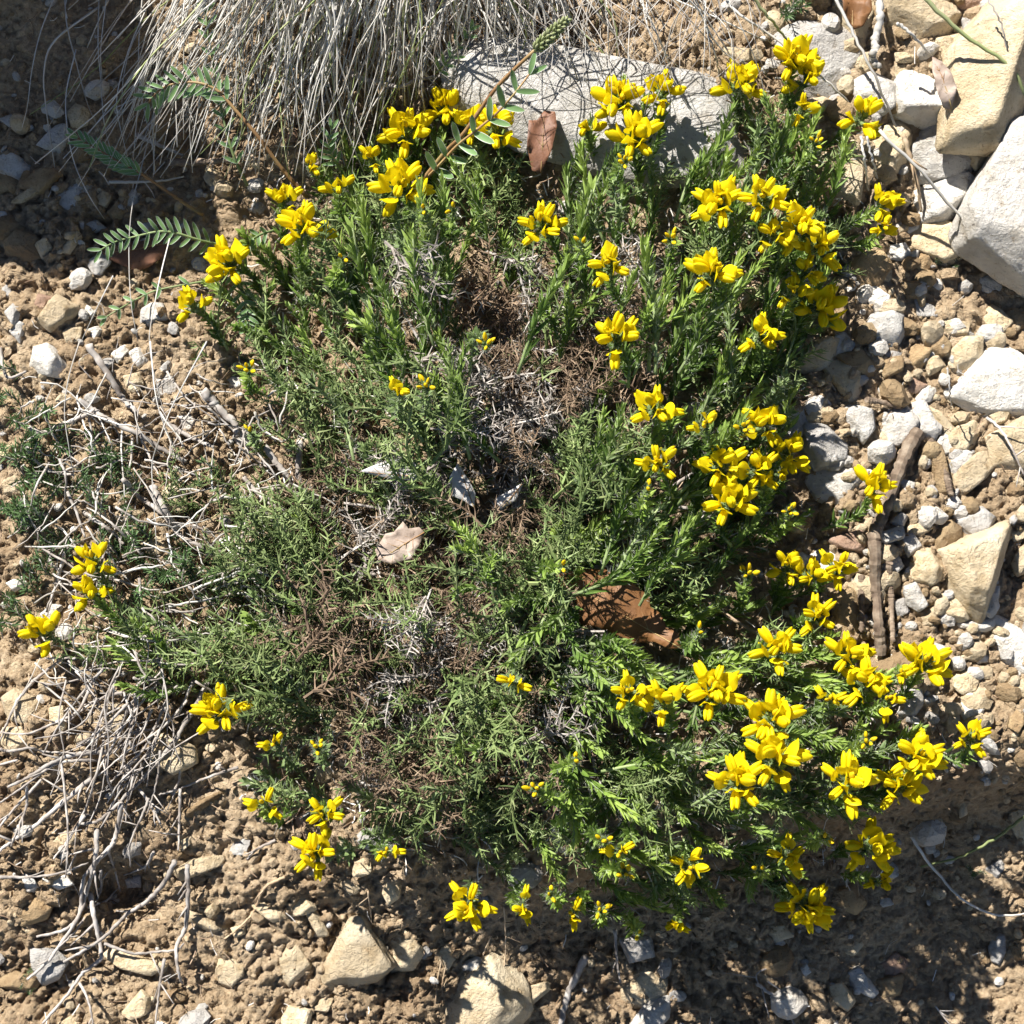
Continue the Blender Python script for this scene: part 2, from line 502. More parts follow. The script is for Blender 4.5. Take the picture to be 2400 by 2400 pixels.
ROOTZONE = 'in the rubble around the dark root'
TWIGZONE = 'in the crumbly soil under the grey dead twigs'
SHADEZONE = 'in the shaded scree beside the dry grass tussock'
FOOTZONE = 'in the bare soil below the lower edge of the yellow shrub'
TOPZONE = 'in the scree behind the shrub where stalks lean across'
MATZONE = 'in the pebbly soil among the dark needle-leaved mat'
HERO = [
 # tile, outline, tone, thickness, label
 ((2,0), [(550,220),(640,150),(700,140),(870,150),(960,200),(1005,310),(970,370),(830,500),(760,520),(620,400)], 'grey', .30, 'flat pale grey slab lying behind the uppermost yellow flower heads'),
 ((2,0), [(1230,440),(1310,410),(1400,420),(1440,480),(1540,560),(1530,640),(1440,670),(1330,680),(1220,640),(1205,600)], 'white', .75, 'bright white rounded stone with a dry leaf leaning on it'),
 ((2,0), [(1310,810),(1390,670),(1500,710),(1560,780),(1640,930),(1570,980),(1400,1010),(1340,990),(1300,900)], 'grey', .5, 'pale grey pointed stone below the bright white rounded stone'),
 ((2,0), [(1350,1080),(1450,1030),(1580,990),(1655,1050),(1620,1120),(1480,1240),(1380,1230)], 'white', .6, 'cream wedge-shaped stone lying against the big pitted white boulder'),
 ((2,0), [(790,870),(960,810),(1010,850),(1000,1060),(975,1115),(740,1045),(730,950)], 'tan', .28, 'flat tan slab with a square corner beside a leafy flowering shoot'),
 ((2,0), [(1110,720),(1200,700),(1290,760),(1260,880),(1180,980),(1090,950),(1060,850)], 'tan', .6, 'warm tan rounded stone half hidden behind the flat tan slab'),
 ((2,0), [(980,450),(1080,420),(1200,480),(1210,580),(1130,640),(1010,560)], 'white', .6, 'small whitish stone just behind a flower head, next to the white one'),
 ((2,0), [(1160,0),(1330,-60),(1500,-20),(1560,80),(1480,170),(1330,195),(1190,120)], 'tan', .55, 'broad tan stone with a rough yellowish lower edge under leaning stalks'),
 ((2,0), [(840,10),(920,-60),(1060,-60),(1080,120),(1000,260),(900,150)], 'tan', .5, 'tan stone wedged beside the curled brown leaf and knotted stem'),
 ((2,0), [(1320,1250),(1440,1230),(1560,1340),(1570,1440),(1480,1480),(1300,1400)], 'tan', .6, 'chunky cream stone with earth stuck to its foot'),
 ((2,0), [(1170,1390),(1260,1380),(1290,1440),(1260,1470),(1180,1460)], 'white', .5, None),
 ((2,0), [(1260,1220),(1330,1210),(1340,1290),(1240,1340),(1200,1290)], 'white', .5, None),
 ((2,0), [(1040,1880),(1070,1800),(1180,1750),(1240,1790),(1245,1880),(1200,1960),(1080,1960)], 'grey', .7, 'rounded grey cobble dappled with leaf shadow'),
 ((2,0), [(1700,1800),(1760,1730),(1865,1830),(1800,1900),(1740,1880)], 'tan', .5, None),
 ((2,0), [(740,1090),(840,1050),(860,1160),(790,1180)], 'brown', .5, None),
 ((2,0), [(700,570),(790,550),(860,590),(840,630),(720,620)], 'tan', .5, None),
 ((2,0), [(1560,740),(1700,790),(1720,880),(1660,940),(1600,860)], 'tan', .5, None),
 ((2,0), [(1780,680),(1850,620),(1932,600),(1932,700),(1800,870),(1760,880)], 'tan', .45, None),
 ((2,0), [(1210,300),(1300,300),(1310,350),(1220,350)], 'tan', .6, None),
 ((2,0), [(1210,370),(1280,370),(1270,430),(1210,430)], 'tan', .6, None),
 ((2,0), [(1440,220),(1560,200),(1580,320),(1480,360)], 'tan', .4, None),
 ((2,0), [(1580,100),(1660,70),(1650,160),(1600,190)], 'grey', .5, None),
 ((2,0), [(240,270),(420,280),(440,330),(330,350),(250,310)], 'tan', .4, None),
 ((2,0), [(1320,1700),(1420,1740),(1440,1790),(1330,1790)], 'grey', .5, None),
 ((2,0), [(1270,1600),(1380,1600),(1360,1690),(1280,1680)], 'brown', .5, None),
 ((2,0), [(1490,1810),(1620,1830),(1600,1900),(1470,1890)], 'tan', .5, None),
 ((2,0), [(820,1850),(910,1600),(920,1800),(860,1930)], 'brown', .5, None),
 ((2,1), [(1530,300),(1620,230),(1700,80),(1780,55),(1932,120),(2000,250),(1932,390),(1720,390),(1600,350)], 'white', .35, 'broad bright white slab with a spiky shadow across it'),
 ((2,1), [(1530,830),(1550,740),(1650,650),(1720,620),(1775,690),(1720,760),(1600,860)], 'tan', .45, 'smooth cream oblong stone lying on the crumbly earth'),
 ((2,1), [(1470,1190),(1600,1140),(1820,1060),(1830,1090),(1760,1250),(1720,1480),(1680,1560),(1620,1510),(1540,1380)], 'tan', .75, 'tall wedge-shaped stone with a rough grey top, tapering downward'),
 ((2,1), [(1300,1330),(1330,1200),(1400,1190),(1490,1320),(1400,1380)], 'tan', .7, 'square tan stone touching the tall wedge-shaped stone'),
 ((2,1), [(1470,1490),(1530,1440),(1640,1560),(1590,1580),(1500,1560)], 'tan', .5, None),
 ((2,1), [(1700,1540),(1740,1390),(1790,1400),(1780,1480),(1730,1560)], 'white', .6, 'narrow white stone tucked behind the tall wedge-shaped stone'),
 ((2,1), [(1760,1560),(1932,1650),(2050,1750),(1932,1880),(1830,1820),(1770,1700)], 'white', .35, 'smooth white slab with a pointed corner on crumbly earth'),
 ((2,1), [(1560,1590),(1760,1560),(1770,1610),(1700,1640),(1580,1620)], 'white', .5, None),
 ((2,1), [(1540,1020),(1700,950),(1760,1000),(1730,1080),(1650,1110)], 'grey', .6, 'two-toned grey stone half sunk beside the cream oblong stone'),
 ((2,1), [(700,480),(800,480),(920,590),(910,670),(760,710),(700,620)], 'grey', .7, 'bluish grey cobble close to the shrub, above the dappled flat stone'),
 ((2,1), [(710,790),(800,710),(1000,720),(1010,830),(900,930),(760,880)], 'grey', .45, 'flat grey stone dappled with light under a flowering shoot'),
 ((2,1), [(800,150),(990,110),(1000,240),(960,360),(890,270)], 'tan', .35, 'triangular tan stone standing point down near the shrub edge'),
 ((2,1), [(890,60),(980,10),(1110,130),(1070,190),(1000,180),(890,100)], 'brown', .5, 'brownish stone leaning over the triangular tan stone'),
 ((2,1), [(910,410),(960,370),(1070,400),(1080,490),(1020,570),(970,500)], 'grey', .5, None),
 ((2,1), [(1110,400),(1260,370),(1320,430),(1310,520),(1240,590),(1150,570)], 'grey', .7, 'dull grey block at the upper end of the dark root'),
 ((2,1), [(1290,370),(1370,340),(1400,440),(1450,500),(1420,550),(1330,520)], 'white', .6, None),
 ((2,1), [(1380,370),(1440,400),(1550,520),(1500,570),(1440,470)], 'tan', .5, None),
 ((2,1), [(1500,550),(1570,470),(1650,450),(1680,510),(1620,610),(1550,620)], 'tan', .65, 'golden tan rounded stone near the top of the dark root'),
 ((2,1), [(1760,540),(1932,440),(2050,500),(2050,700),(1932,710),(1790,680)], 'tan', .4, 'large cream slab with a dark twig lying across it'),
 ((2,1), [(1730,390),(1860,390),(1830,450),(1770,470)], 'tan', .5, None),
 ((2,1), [(590,120),(720,20),(820,-20),(900,0),(830,130),(740,170)], 'tan', .6, 'large tan stone partly covered by the shrub foliage'),
 ((2,1), [(690,360),(800,320),(830,400),(780,460),(700,450)], 'tan', .6, None),
 ((2,1), [(560,420),(690,380),(700,480),(650,560),(560,500)], 'grey', .6, None),
 ((2,1), [(1520,60),(1600,-20),(1690,-20),(1690,80),(1600,160),(1540,150)], 'tan', .6, 'rounded tan stone beside the broad bright white slab'),
 ((2,1), [(1370,90),(1450,80),(1480,140),(1400,180)], 'tan', .6, None),
 ((2,1), [(1130,110),(1240,90),(1240,160),(1150,200)], 'brown', .5, None),
 ((2,1), [(1260,220),(1310,200),(1380,250),(1320,290),(1270,280)], 'pink', .5, None),
 ((2,1), [(1280,1050),(1380,1010),(1420,1050),(1350,1100),(1290,1090)], 'tan', .6, None),
 ((2,1), [(1340,960),(1430,940),(1490,990),(1460,1030),(1350,1000)], 'white', .5, None),
 ((2,1), [(1180,1020),(1230,970),(1270,990),(1240,1050)], 'grey', .6, None),
 ((2,1), [(840,1120),(1000,1070),(1050,1120),(1000,1190),(880,1160)], 'pink', .5, 'pinkish flat stone beside the bend of the dark root'),
 ((2,1), [(840,1450),(900,1410),(990,1420),(1000,1640),(900,1700)], 'brown', .4, 'dull tan upright stone in shade beside the thin side roots'),
 ((2,1), [(1240,1120),(1300,1090),(1350,1160),(1280,1210)], 'grey', .5, None),
 ((2,1), [(1450,1100),(1520,1030),(1580,1080),(1600,1120),(1500,1170)], 'brown', .5, None),
 ((2,1), [(1130,1090),(1240,1050),(1250,1110),(1150,1140)], 'grey', .5, None),
 ((2,1), [(1260,1400),(1320,1370),(1380,1490),(1340,1520),(1270,1470)], 'grey', .5, None),
 ((2,1), [(1350,1560),(1430,1500),(1450,1540),(1410,1610),(1370,1600)], 'tan', .6, None),
 ((2,1), [(1190,1480),(1250,1460),(1280,1530),(1220,1560)], 'grey', .5, None),
 ((2,1), [(1610,1640),(1680,1630),(1680,1690),(1620,1690)], 'tan', .6, None),
 ((2,1), [(1660,1770),(1730,1760),(1730,1810),(1670,1820)], 'white', .6, None),
 ((2,1), [(1840,1080),(1932,1040),(1960,1100),(1880,1130)], 'tan', .5, None),
 ((2,1), [(1230,780),(1310,800),(1300,850),(1240,850)], 'white', .5, None),
 ((2,1), [(1400,590),(1480,640),(1530,860),(1440,870)], 'brown', .5, None),
 ((1,2), [(-95,1650),(-60,1550),(50,1350),(110,1340),(160,1480),(270,1600),(200,1660),(60,1700),(-80,1700)], 'tan', .55, 'large cream rock jutting from the soil below the shrub'),
 ((1,2), [(250,1430),(330,1370),(450,1510),(390,1610),(290,1620)], 'tan', .5, 'tan stone touching the large cream rock below the shrub'),
 ((1,2), [(520,1960),(640,1720),(700,1660),(860,1550),(1000,1750),(1020,1850),(920,1960),(700,2030)], 'tan', .5, 'big streaked cream rock with fibrous roots hanging over it'),
 ((1,2), [(680,1600),(760,1560),(810,1580),(800,1640),(700,1630)], 'white', .5, None),
 ((1,2), [(530,1530),(600,1480),(640,1560),(600,1620)], 'tan', .5, None),
 ((1,2), [(1590,1460),(1740,1440),(1760,1550),(1640,1580)], 'grey', .5, 'squarish dull stone in the shade under the shrub'),
 ((1,2), [(1590,1650),(1700,1590),(1830,1650),(1820,1750),(1680,1830),(1600,1780)], 'tan', .5, 'rounded brown-grey rock in the deep shade below the shrub'),
 ((1,2), [(1640,1960),(1740,1830),(1850,1790),(1840,1900),(1750,1990)], 'grey', .4, None),
 ((1,2), [(240,1190),(260,1110),(330,1150),(320,1210),(270,1245)], 'tan', .5, None),
 ((1,2), [(-20,1150),(60,1090),(110,1160),(50,1200)], 'tan', .5, None),
 ((1,2), [(1000,1730),(1160,1700),(1165,1740),(1080,1810)], 'tan', .4, None),
 ((2,2), [(930,1650),(1000,1610),(1100,1750),(1070,1780),(960,1720)], 'grey', .5, None),
 ((2,2), [(1110,1600),(1200,1530),(1280,1590),(1230,1650),(1130,1650)], 'pink', .5, 'reddish brown stone in the shaded soil below the shrub'),
 ((2,2), [(1100,1690),(1240,1650),(1220,1760),(1130,1780)], 'brown', .5, None),
 ((2,2), [(1740,1510),(1770,1440),(1820,1430),(1825,1530),(1790,1585),(1755,1570)], 'grey', .6, 'smooth oval grey pebble in the shaded soil'),
 ((2,2), [(1720,1050),(1790,1000),(1830,1050),(1780,1100)], 'grey', .6, None),
 ((2,2), [(830,1720),(900,1700),(970,1800),(930,1850),(850,1800)], 'tan', .5, None),
 ((2,2), [(600,1830),(660,1760),(680,1780),(630,1850)], 'tan', .4, None),
 ((2,2), [(1220,60),(1350,10),(1355,110),(1300,190),(1220,180)], 'grey', .6, 'smooth grey stone behind two crowded flower heads'),
 ((2,2), [(670,1620),(700,1590),(725,1640),(690,1665)], 'white', .5, None),
 ((2,2), [(1410,940),(1470,940),(1470,980),(1430,990)], 'grey', .5, None),
 ((2,2), [(1860,740),(1932,710),(1990,760),(1932,900),(1880,820)], 'tan', .4, None),
 ((2,2), [(1560,660),(1600,650),(1610,740),(1570,760)], 'tan', .4, None),
 ((2,2), [(860,1180),(960,1150),(1030,1250),(980,1300),(890,1260)], 'brown', .5, None),
 ((2,2), [(470,1380),(560,1370),(620,1430),(520,1470)], 'tan', .5, None),
 ((0,2), [(20,90),(80,50),(200,110),(220,180),(150,230),(50,190)], 'tan', .5, 'pale flat stone among the grey twigs, uppermost of that patch'),
 ((0,2), [(20,260),(240,245),(180,320),(80,400),(20,340)], 'tan', .35, 'long flat tan stone under a thin curved twig'),
 ((0,2), [(285,150),(360,140),(370,250),(320,300),(285,230)], 'tan', .5, None),
 ((0,2), [(520,140),(640,110),(720,160),(700,280),(580,300),(510,220)], 'tan', .35, 'broad tan stone lying under crossing grey twigs'),
 ((0,2), [(860,310),(930,290),(1080,360),(1090,450),(980,510),(940,440),(860,430)], 'tan', .55, 'cream stone with a notched foot and a twig across it'),
 ((0,2), [(180,1510),(290,1520),(370,1590),(330,1660),(240,1700),(200,1620)], 'grey', .5, 'pale grey angular stone at the ends of the grey twigs'),
 ((0,2), [(590,1540),(660,1510),(740,1540),(930,1590),(840,1650),(720,1620)], 'tan', .5, None),
 ((0,2), [(1220,1600),(1270,1540),(1380,1590),(1370,1660),(1310,1720),(1240,1690)], 'tan', .6, 'tan stone with a dark cut end on the lower soil'),
 ((0,2), [(1590,1540),(1670,1480),(1750,1600),(1640,1700),(1600,1640)], 'tan', .3, 'thin cream shield-shaped stone beside the large cream rock'),
 ((0,2), [(700,1870),(800,1750),(850,1790),(830,1870),(740,1900)], 'tan', .5, None),
 ((0,2), [(1075,1270),(1130,1310),(1270,1390),(1200,1410),(1080,1350)], 'tan', .5, None),
 ((0,2), [(1390,1150),(1450,1180),(1600,1280),(1610,1340),(1540,1350),(1450,1280)], 'tan', .5, None),
 ((0,2), [(1310,1390),(1380,1370),(1380,1420),(1330,1440)], 'tan', .6, None),
 ((0,2), [(300,900),(370,840),(440,880),(400,930)], 'tan', .5, None),
 ((0,2), [(1760,1850),(1830,1780),(1880,1800),(1850,1860)], 'tan', .5, None),
 ((0,2), [(1730,1310),(1780,1290),(1850,1420),(1800,1430)], 'tan', .5, None),
 ((0,2), [(90,1300),(200,1230),(290,1260),(260,1330),(130,1370)], 'brown', .5, None),
 ((0,2), [(-20,1700),(90,1640),(210,1680),(180,1740),(40,1730)], 'brown', .5, None),
 ((0,2), [(250,1110),(370,1090),(410,1140),(330,1170)], 'white', .4, None),
 ((0,2), [(1095,1940),(1130,1860),(1170,1940)], 'tan', .5, None),
 ((0,2), [(330,1930),(400,1890),(450,1930),(390,1970)], 'tan', .5, None),
 ((0,2), [(1040,720),(1230,620),(1240,640),(1070,760)], 'brown', .5, None),
 ((0,2), [(990,1060),(1100,1000),(1270,980),(1230,1040),(1050,1110)], 'tan', .4, None),
 ((0,2), [(1030,890),(1085,870),(1080,910),(1035,950)], 'tan', .5, None),
 ((0,0), [(-10,900),(50,870),(120,900),(190,990),(140,1020),(-10,960)], 'grey', .5, 'dark angular stone, largest in the deep shade by the tussock'),
 ((0,0), [(-30,1000),(20,980),(110,1010),(90,1070),(-20,1090)], 'brown', .5, None),
 ((0,0), [(110,1050),(220,960),(310,970),(320,1000),(230,1090),(150,1070)], 'brown', .5, None),
 ((0,0), [(70,1140),(190,1060),(230,1080),(130,1140)], 'tan', .4, None),
 ((0,0), [(330,1100),(430,1030),(510,1060),(490,1150),(400,1200),(340,1160)], 'grey', .6, 'blue-grey cobble in the shade under a long bowed grass stem'),
 ((0,0), [(530,1140),(580,1080),(630,1110),(600,1170)], 'tan', .5, None),
 ((0,0), [(700,1130),(750,1080),(790,1110),(760,1200),(710,1190)], 'grey', .5, None),
 ((0,0), [(610,1200),(670,1140),(710,1210),(650,1240)], 'brown', .5, None),
 ((0,0), [(385,640),(430,590),(490,620),(490,690),(410,720)], 'tan', .7, 'rounded tan pebble crossed by grass stems below the tussock'),
 ((0,0), [(200,1390),(260,1350),(290,1400),(240,1450)], 'tan', .6, None),
 ((0,0), [(350,1400),(430,1310),(450,1350),(390,1430),(360,1430)], 'tan', .5, None),
 ((0,0), [(220,1800),(310,1680),(420,1740),(400,1790),(290,1860)], 'tan', .55, 'largest tan stone at the sunny edge of the shaded scree'),
 ((0,0), [(180,1740),(220,1670),(300,1690),(250,1750)], 'pink', .5, None),
 ((0,0), [(360,1880),(400,1850),(460,1860),(450,1930),(380,1940)], 'tan', .5, None),
 ((0,0), [(460,1780),(490,1730),(540,1760),(510,1810)], 'white', .5, None),
 ((0,0), [(30,1770),(70,1730),(110,1750),(80,1850)], 'grey', .5, None),
 ((0,0), [(60,1880),(100,1820),(140,1840),(110,1932)], 'grey', .5, None),
 ((0,0), [(500,1870),(550,1850),(570,1870),(530,1932)], 'white', .5, None),
 ((0,0), [(480,1270),(540,1250),(590,1290),(540,1310)], 'grey', .5, None),
 ((0,0), [(0,1640),(40,1610),(80,1660),(30,1690)], 'grey', .6, None),
 ((0,0), [(0,680),(60,650),(110,690),(60,720)], 'grey', .5, None),
 ((0,1), [(180,130),(200,40),(260,20),(310,60),(380,160),(330,200),(230,180)], 'white', .75, 'blocky whitish stone standing at the edge of the needle-leaved mat'),
 ((0,1), [(10,800),(90,750),(140,800),(110,860),(30,860)], 'tan', .5, None),
 ((0,1), [(600,1000),(720,960),(810,960),(760,1020),(660,1060)], 'tan', .4, None),
 ((0,1), [(1250,230),(1320,200),(1400,220),(1340,270)], 'white', .4, None),
 ((0,1), [(-10,600),(60,590),(50,650),(-10,680)], 'tan', .5, None),
 ((0,1), [(410,600),(540,580),(610,600),(510,660)], 'tan', .4, None),
 ((0,1), [(730,70),(790,40),(830,110),(770,150)], 'white', .5, None),
 ((0,1), [(630,70),(700,30),(720,60),(670,120)], 'white', .5, None),
 ((0,1), [(700,200),(780,180),(800,240),(720,250)], 'tan', .5, None),
 ((0,1), [(40,1370),(120,1330),(150,1370),(80,1410)], 'white', .4, None),
 ((0,1), [(1210,1230),(1300,1220),(1360,1290),(1260,1320)], 'tan', .4, None),
 ((0,1), [(20,110),(80,200),(60,230),(0,200)], 'tan', .5, None),
]
placed = []          # (u, v, radius in pixels) of everything that lies on the ground
TONE = {'white': 'whitish', 'tan': 'tan', 'grey': 'grey', 'pink': 'pinkish', 'brown': 'brown'}

def zone_of(u, v):
    if u < 560 and v < 760: return SHADEZONE
    if u > 1750 and v < 640: return TOPZONE
    if u > 1800 and v < 1980: return ROOTZONE
    if u < 700 and 760 <= v < 1560: return MATZONE
    if u < 620: return TWIGZONE
    if v > 1900: return FOOTZONE
    return 'between the spiny stems inside the yellow shrub'

STOP = set('lying with below behind beside against just half wedged tucked touching close dappled leaning standing near partly crossed at in under among on jutting striped tapering that next largest uppermost from'.split())
def short(label):
    w = []
    for q in label.split():
        if q.strip(',') in STOP and len(w) > 1: break
        w.append(q.strip(','))
        if q.endswith(','): break
    return ' '.join(w)
ANCH = []
for tl, poly, tone, th, label in HERO:
    if label:
        pts = [tile(tl[0], tl[1], x, y) for x, y in poly]
        ANCH.append((*np.mean(pts, 0), short(label)))
ANCH += [(1400, 260, 'large flat grey-white slab'), (2310, 160, 'big tan block'), (2360, 480, 'big pitted white boulder'), (2060, 1300, 'thick dark ringed root'), (290, 2100, 'dark hollow under the grey twigs'),
         (300, 560, 'feathery herb'), (150, 1150, 'low needle-leaved mat'), (1600, 1430, 'large orange-brown dead leaf'), (700, 300, 'dry grass tussock')]
_n = [a[2] for a in ANCH]
ANCH = [a for a in ANCH if _n.count(a[2]) == 1 and len(a[2].split()) > 1]
def near_label(u, v, tone, rad):
    a = min(ANCH, key=lambda q: (q[0]-u)**2+(q[1]-v)**2)
    sz = 'tiny' if rad < 13 else 'small' if rad < 24 else 'mid-sized'
    far = math.hypot(a[0]-u, a[1]-v) > 260
    return f"{sz} {TONE[tone]} stone {'a little way from' if far else 'close by'} the {a[2]}"
for i, (tl, poly, tone, th, label) in enumerate(HERO):
    pts = [tile(tl[0], tl[1], x, y) for x, y in poly]
    me, p, size = traced_stone(pts, tone, 100+i, th)
    u, v = np.mean(pts, 0)
    placed.append((u, v, size/0.6*2400*0.5))
    if label: solid('stone', me, p, label, 'stone')
    else:
        z = zone_of(u, v)
        lb = near_label(u, v, tone, size/0.6*1200)
        solid('stone', me, p, lb, 'stone', lb.replace(' stone ', ' stones '))

# the three big ones whose faces show
pts = [full(x, y) for x, y in [(880,130),(930,92),(1050,100),(1200,130),(1310,150),(1350,180),(1362,230),(1360,300),(1300,325),(1200,330),(1100,300),(1000,260),(900,200)]]
me, p, size = traced_stone(pts, 'grey', 61, 0.20, tops=[((-0.02, 0.10, 1), 0.9), ((0.1, -0.9, 1), 1.35), ((.9, .2, 1), 1.45)], lift=0.4, amp=0.04)
solid('rock_slab', me, p, 'large flat grey-white slab behind the shrub, striped with grass shadows', 'rock')
placed.append((1400, 260, 250))
pts = [tile(2, 0, x, y) for x, y in [(1570,280),(1750,60),(1850,0),(1932,-60),(2150,-60),(2150,700),(1932,800),(1760,790),(1530,750),(1590,420)]]
me, p, size = traced_stone(pts, 'tan', 62, 0.62, tops=[((-0.7, 0.15, 1), 0.80), ((2.1, -1.2, 1), 0.72)], lift=0.5, amp=0.02)
solid('boulder', me, p, 'big tan block with one sunny and one dull grey face', 'rock')
placed.append((2310, 160, 170))
pts = [tile(2, 0, x, y) for x, y in [(1700,1000),(1780,880),(1880,700),(1932,690),(2100,650),(2200,1300),(2050,1500),(1932,1550),(1800,1450),(1620,1350),(1590,1230),(1640,1120)]]
me, p, size = traced_stone(pts, 'white', 63, 0.7, tops=[((-0.10, 0.15, 1), 0.86), ((-0.5, -2.2, 1), 1.75)], lift=0.5, amp=0.05)
solid('boulder', me, p, 'big pitted white boulder with an earthy lower side', 'rock')
placed.append((2360, 480, 170))
# boulder added out of view uphill to shade the scree beside the tussock
c = at(*full(-345, -335))
pl = [((math.cos(a)*.95, math.sin(a)*.95, z_), d_) for a, z_, d_ in ((0.2, .3, .9), (1.1, .1, .95), (2.2, .35, .88), (3.3, .2, .95), (4.1, .4, .85), (5.2, .15, .92))]
pl += [((.75*math.cos(a), .75*math.sin(a), .66), d_) for a, d_ in ((.6, .88), (1.9, .8), (3.6, .84), (4.7, .9))]+[((0.15, -0.1, 1), 0.9), ((0, 0, -1), 1)]
v, f = stone_shape(pl, (0.13, 0.13, 0.19), 5, 0.13, 77, 40)
solid('boulder', mesh('boulder', v, f, M['grey'], True), c+Vector((0, 0, 0.085)), 'tall grey boulder added out of view to shade the scree beside the tussock', 'rock')

# loose stones of no particular shape: shared shapes, every one an object
BANK = []
for i in range(16):
    r = random.Random(500+i)
    pl = []
    for k in range(r.choice((6, 7, 8))):
        a = k*6.283/7+r.uniform(-.35, .35)
        nz = r.uniform(-.2, .45)
        l = math.sqrt(1+nz*nz)
        pl.append(((math.cos(a)/l, math.sin(a)/l, nz/l), r.uniform(.75, 1)))
    pl += [((r.gauss(0, .25), r.gauss(0, .25), 1), r.uniform(.75, .95)), ((0, 0, -1), .9)]+[((.7*math.cos(q_), .7*math.sin(q_), .7), r.uniform(.72, .9)) for q_ in (r.uniform(0, 3), r.uniform(3, 6.28))]
    hz = r.uniform(.3, .6)
    BANK.append(stone_shape(pl, (.007, .007*r.uniform(.6, .9),   .007*hz), 4, 0.09, 500+i, 70))
BMESH = {(i, t): mesh('loose_stone', BANK[i][0], BANK[i][1], M[t], True) for i in range(16) for t in ('white', 'tan', 'grey', 'pink', 'brown')}

SHRUB = [full(x, y) for x, y in [(390,560),(480,480),(490,380),(560,300),(700,230),(820,200),(960,210),(1000,330),(1050,280),(1120,230),(1200,170),(1280,190),(1310,300),(1370,180),(1450,120),(1530,140),(1560,230),(1650,230),(1570,330),(1570,380),(1680,380),(1600,480),(1560,580),(1480,640),(1540,740),(1500,800),(1490,880),(1560,950),(1500,1060),(1450,1150),(1560,1180),(1640,1280),(1720,1260),(1700,1330),(1830,1400),(1720,1480),(1650,1560),(1660,1660),(1540,1700),(1430,1680),(1330,1720),(1200,1750),(1080,1700),(950,1680),(850,1650),(700,1620),(590,1570),(470,1560),(440,1480),(490,1400),(430,1350),(460,1300),(250,1240),(110,1190),(200,1080),(300,1180),(440,1150),(330,1000),(280,900),(420,860),(560,880),(500,760),(440,660)]]
def inside(u, v, poly=SHRUB):
    c = False
    j = len(poly)-1
    for i in range(len(poly)):
        a, b = poly[i], poly[j]
        if (a[1] > v) != (b[1] > v) and u < (b[0]-a[0])*(v-a[1])/(b[1]-a[1])+a[0]: c = not c
        j = i
    return c
_inside = inside
_mask = {}
def inside(u, v):
    k = (int(u//8), int(v//8))
    if k not in _mask: _mask[k] = _inside(k[0]*8+4, k[1]*8+4)
    return _mask[k]
def edge_dist(u, v, poly=SHRUB):
    best = 1e9
    for i in range(len(poly)):
        (ax_, ay_), (bx_, by_) = poly[i-1], poly[i]
        dx, dy = bx_-ax_, by_-ay_
        k = max(0, min(1, ((u-ax_)*dx+(v-ay_)*dy)/(dx*dx+dy*dy)))
        best = min(best, math.hypot(u-ax_-k*dx, v-ay_-k*dy))
    return best

count = 0
r = random.Random(3)
tries = 0
while count < 146 and tries < 14000:
    tries += 1
    u, v = r.uniform(-160, 2560), r.uniform(-160, 2560)
    dense_here = 1.0 if u > 1820 and v < 1760 else 0.28 if u < 700 and v < 1000 else 0.14
    if inside(u, v): dense_here = 0.06
    if r.random() > dense_here: continue
    rad = min(60, 10*math.exp(abs(r.gauss(0, .7)))+6)*(1.6 if u > 1820 and v < 1800 else 1)
    if u < 0 or v < 0 or u > 2400 or v > 2400: rad *= 1.7
    if any((u-a)**2+(v-b)**2 < (rad*.65+c_*.8)**2 for a, b, c_ in placed): continue
    placed.append((u, v, rad))
    w = rad/2400*0.6
    tone = r.choices(('white', 'tan', 'grey', 'pink', 'brown'), (3, 6, 3, .6, 2) if u > 1700 or v > 800 else (1, 3, 4, 1, 3))[0]
    p = at(u, v, w*0.12)
    z = zone_of(u, v)
    rot = Matrix.Rotation(r.uniform(0, 6.28), 4, 'Z') @ Matrix.Rotation(r.gauss(0, .3), 4, 'X') @ Matrix.Diagonal((w/.007, w/.007, w/.007, 1))
    o = bpy.data.objects.new('stone', BMESH[(r.randrange(16), tone)])
    COL.objects.link(o)
    o.matrix_world = RS @ Matrix.Translation(p) @ rot
    lb = near_label(u, v, tone, rad)
    tag(o, lb, 'stone', lb.replace(' stone ', ' stones '))
    count += 1

# gravel and crumbs nobody could count
def scatter(name, label, n_, size, mats, area, seed, sink=0.2, sub=1, amp=0.25, keep=None):
    g = np.random.default_rng(seed)
    d, f = ICO[sub]
    V, F, MI = [], [], []
    f = np.array(f)
    nb = 0
    k = 0
    while k < n_:
        s, t = g.uniform(-area, area, 2)
        if keep is not None and g.random() > keep(s, t): continue
        w = size[0]*math.exp(abs(g.normal())*size[1])
        q = Matrix.Rotation(g.uniform(0, 6.28), 3, g.normal(size=3).tolist())
        sc = np.array([1, g.uniform(.6, .95), g.uniform(.45, .8)])*w
        vv = d*(1+amp*g.normal(size=(len(d), 1)))*sc
        vv = vv @ np.array(q).T + np.array([s, t, gh(s, t)+w*(0.6-sink)*.6])
        V.append(vv); F.append(f+nb); nb += len(d)
        MI.extend([int(g.integers(len(mats)))]*len(f))
        k += 1
    V = np.concatenate(V); F = np.concatenate(F)
    o = solid(name, mesh(name, V, F.tolist(), mats, False, MI), Vector((0, 0, 0)), label, name.replace('_', ' '))
    o['kind'] = 'stuff'

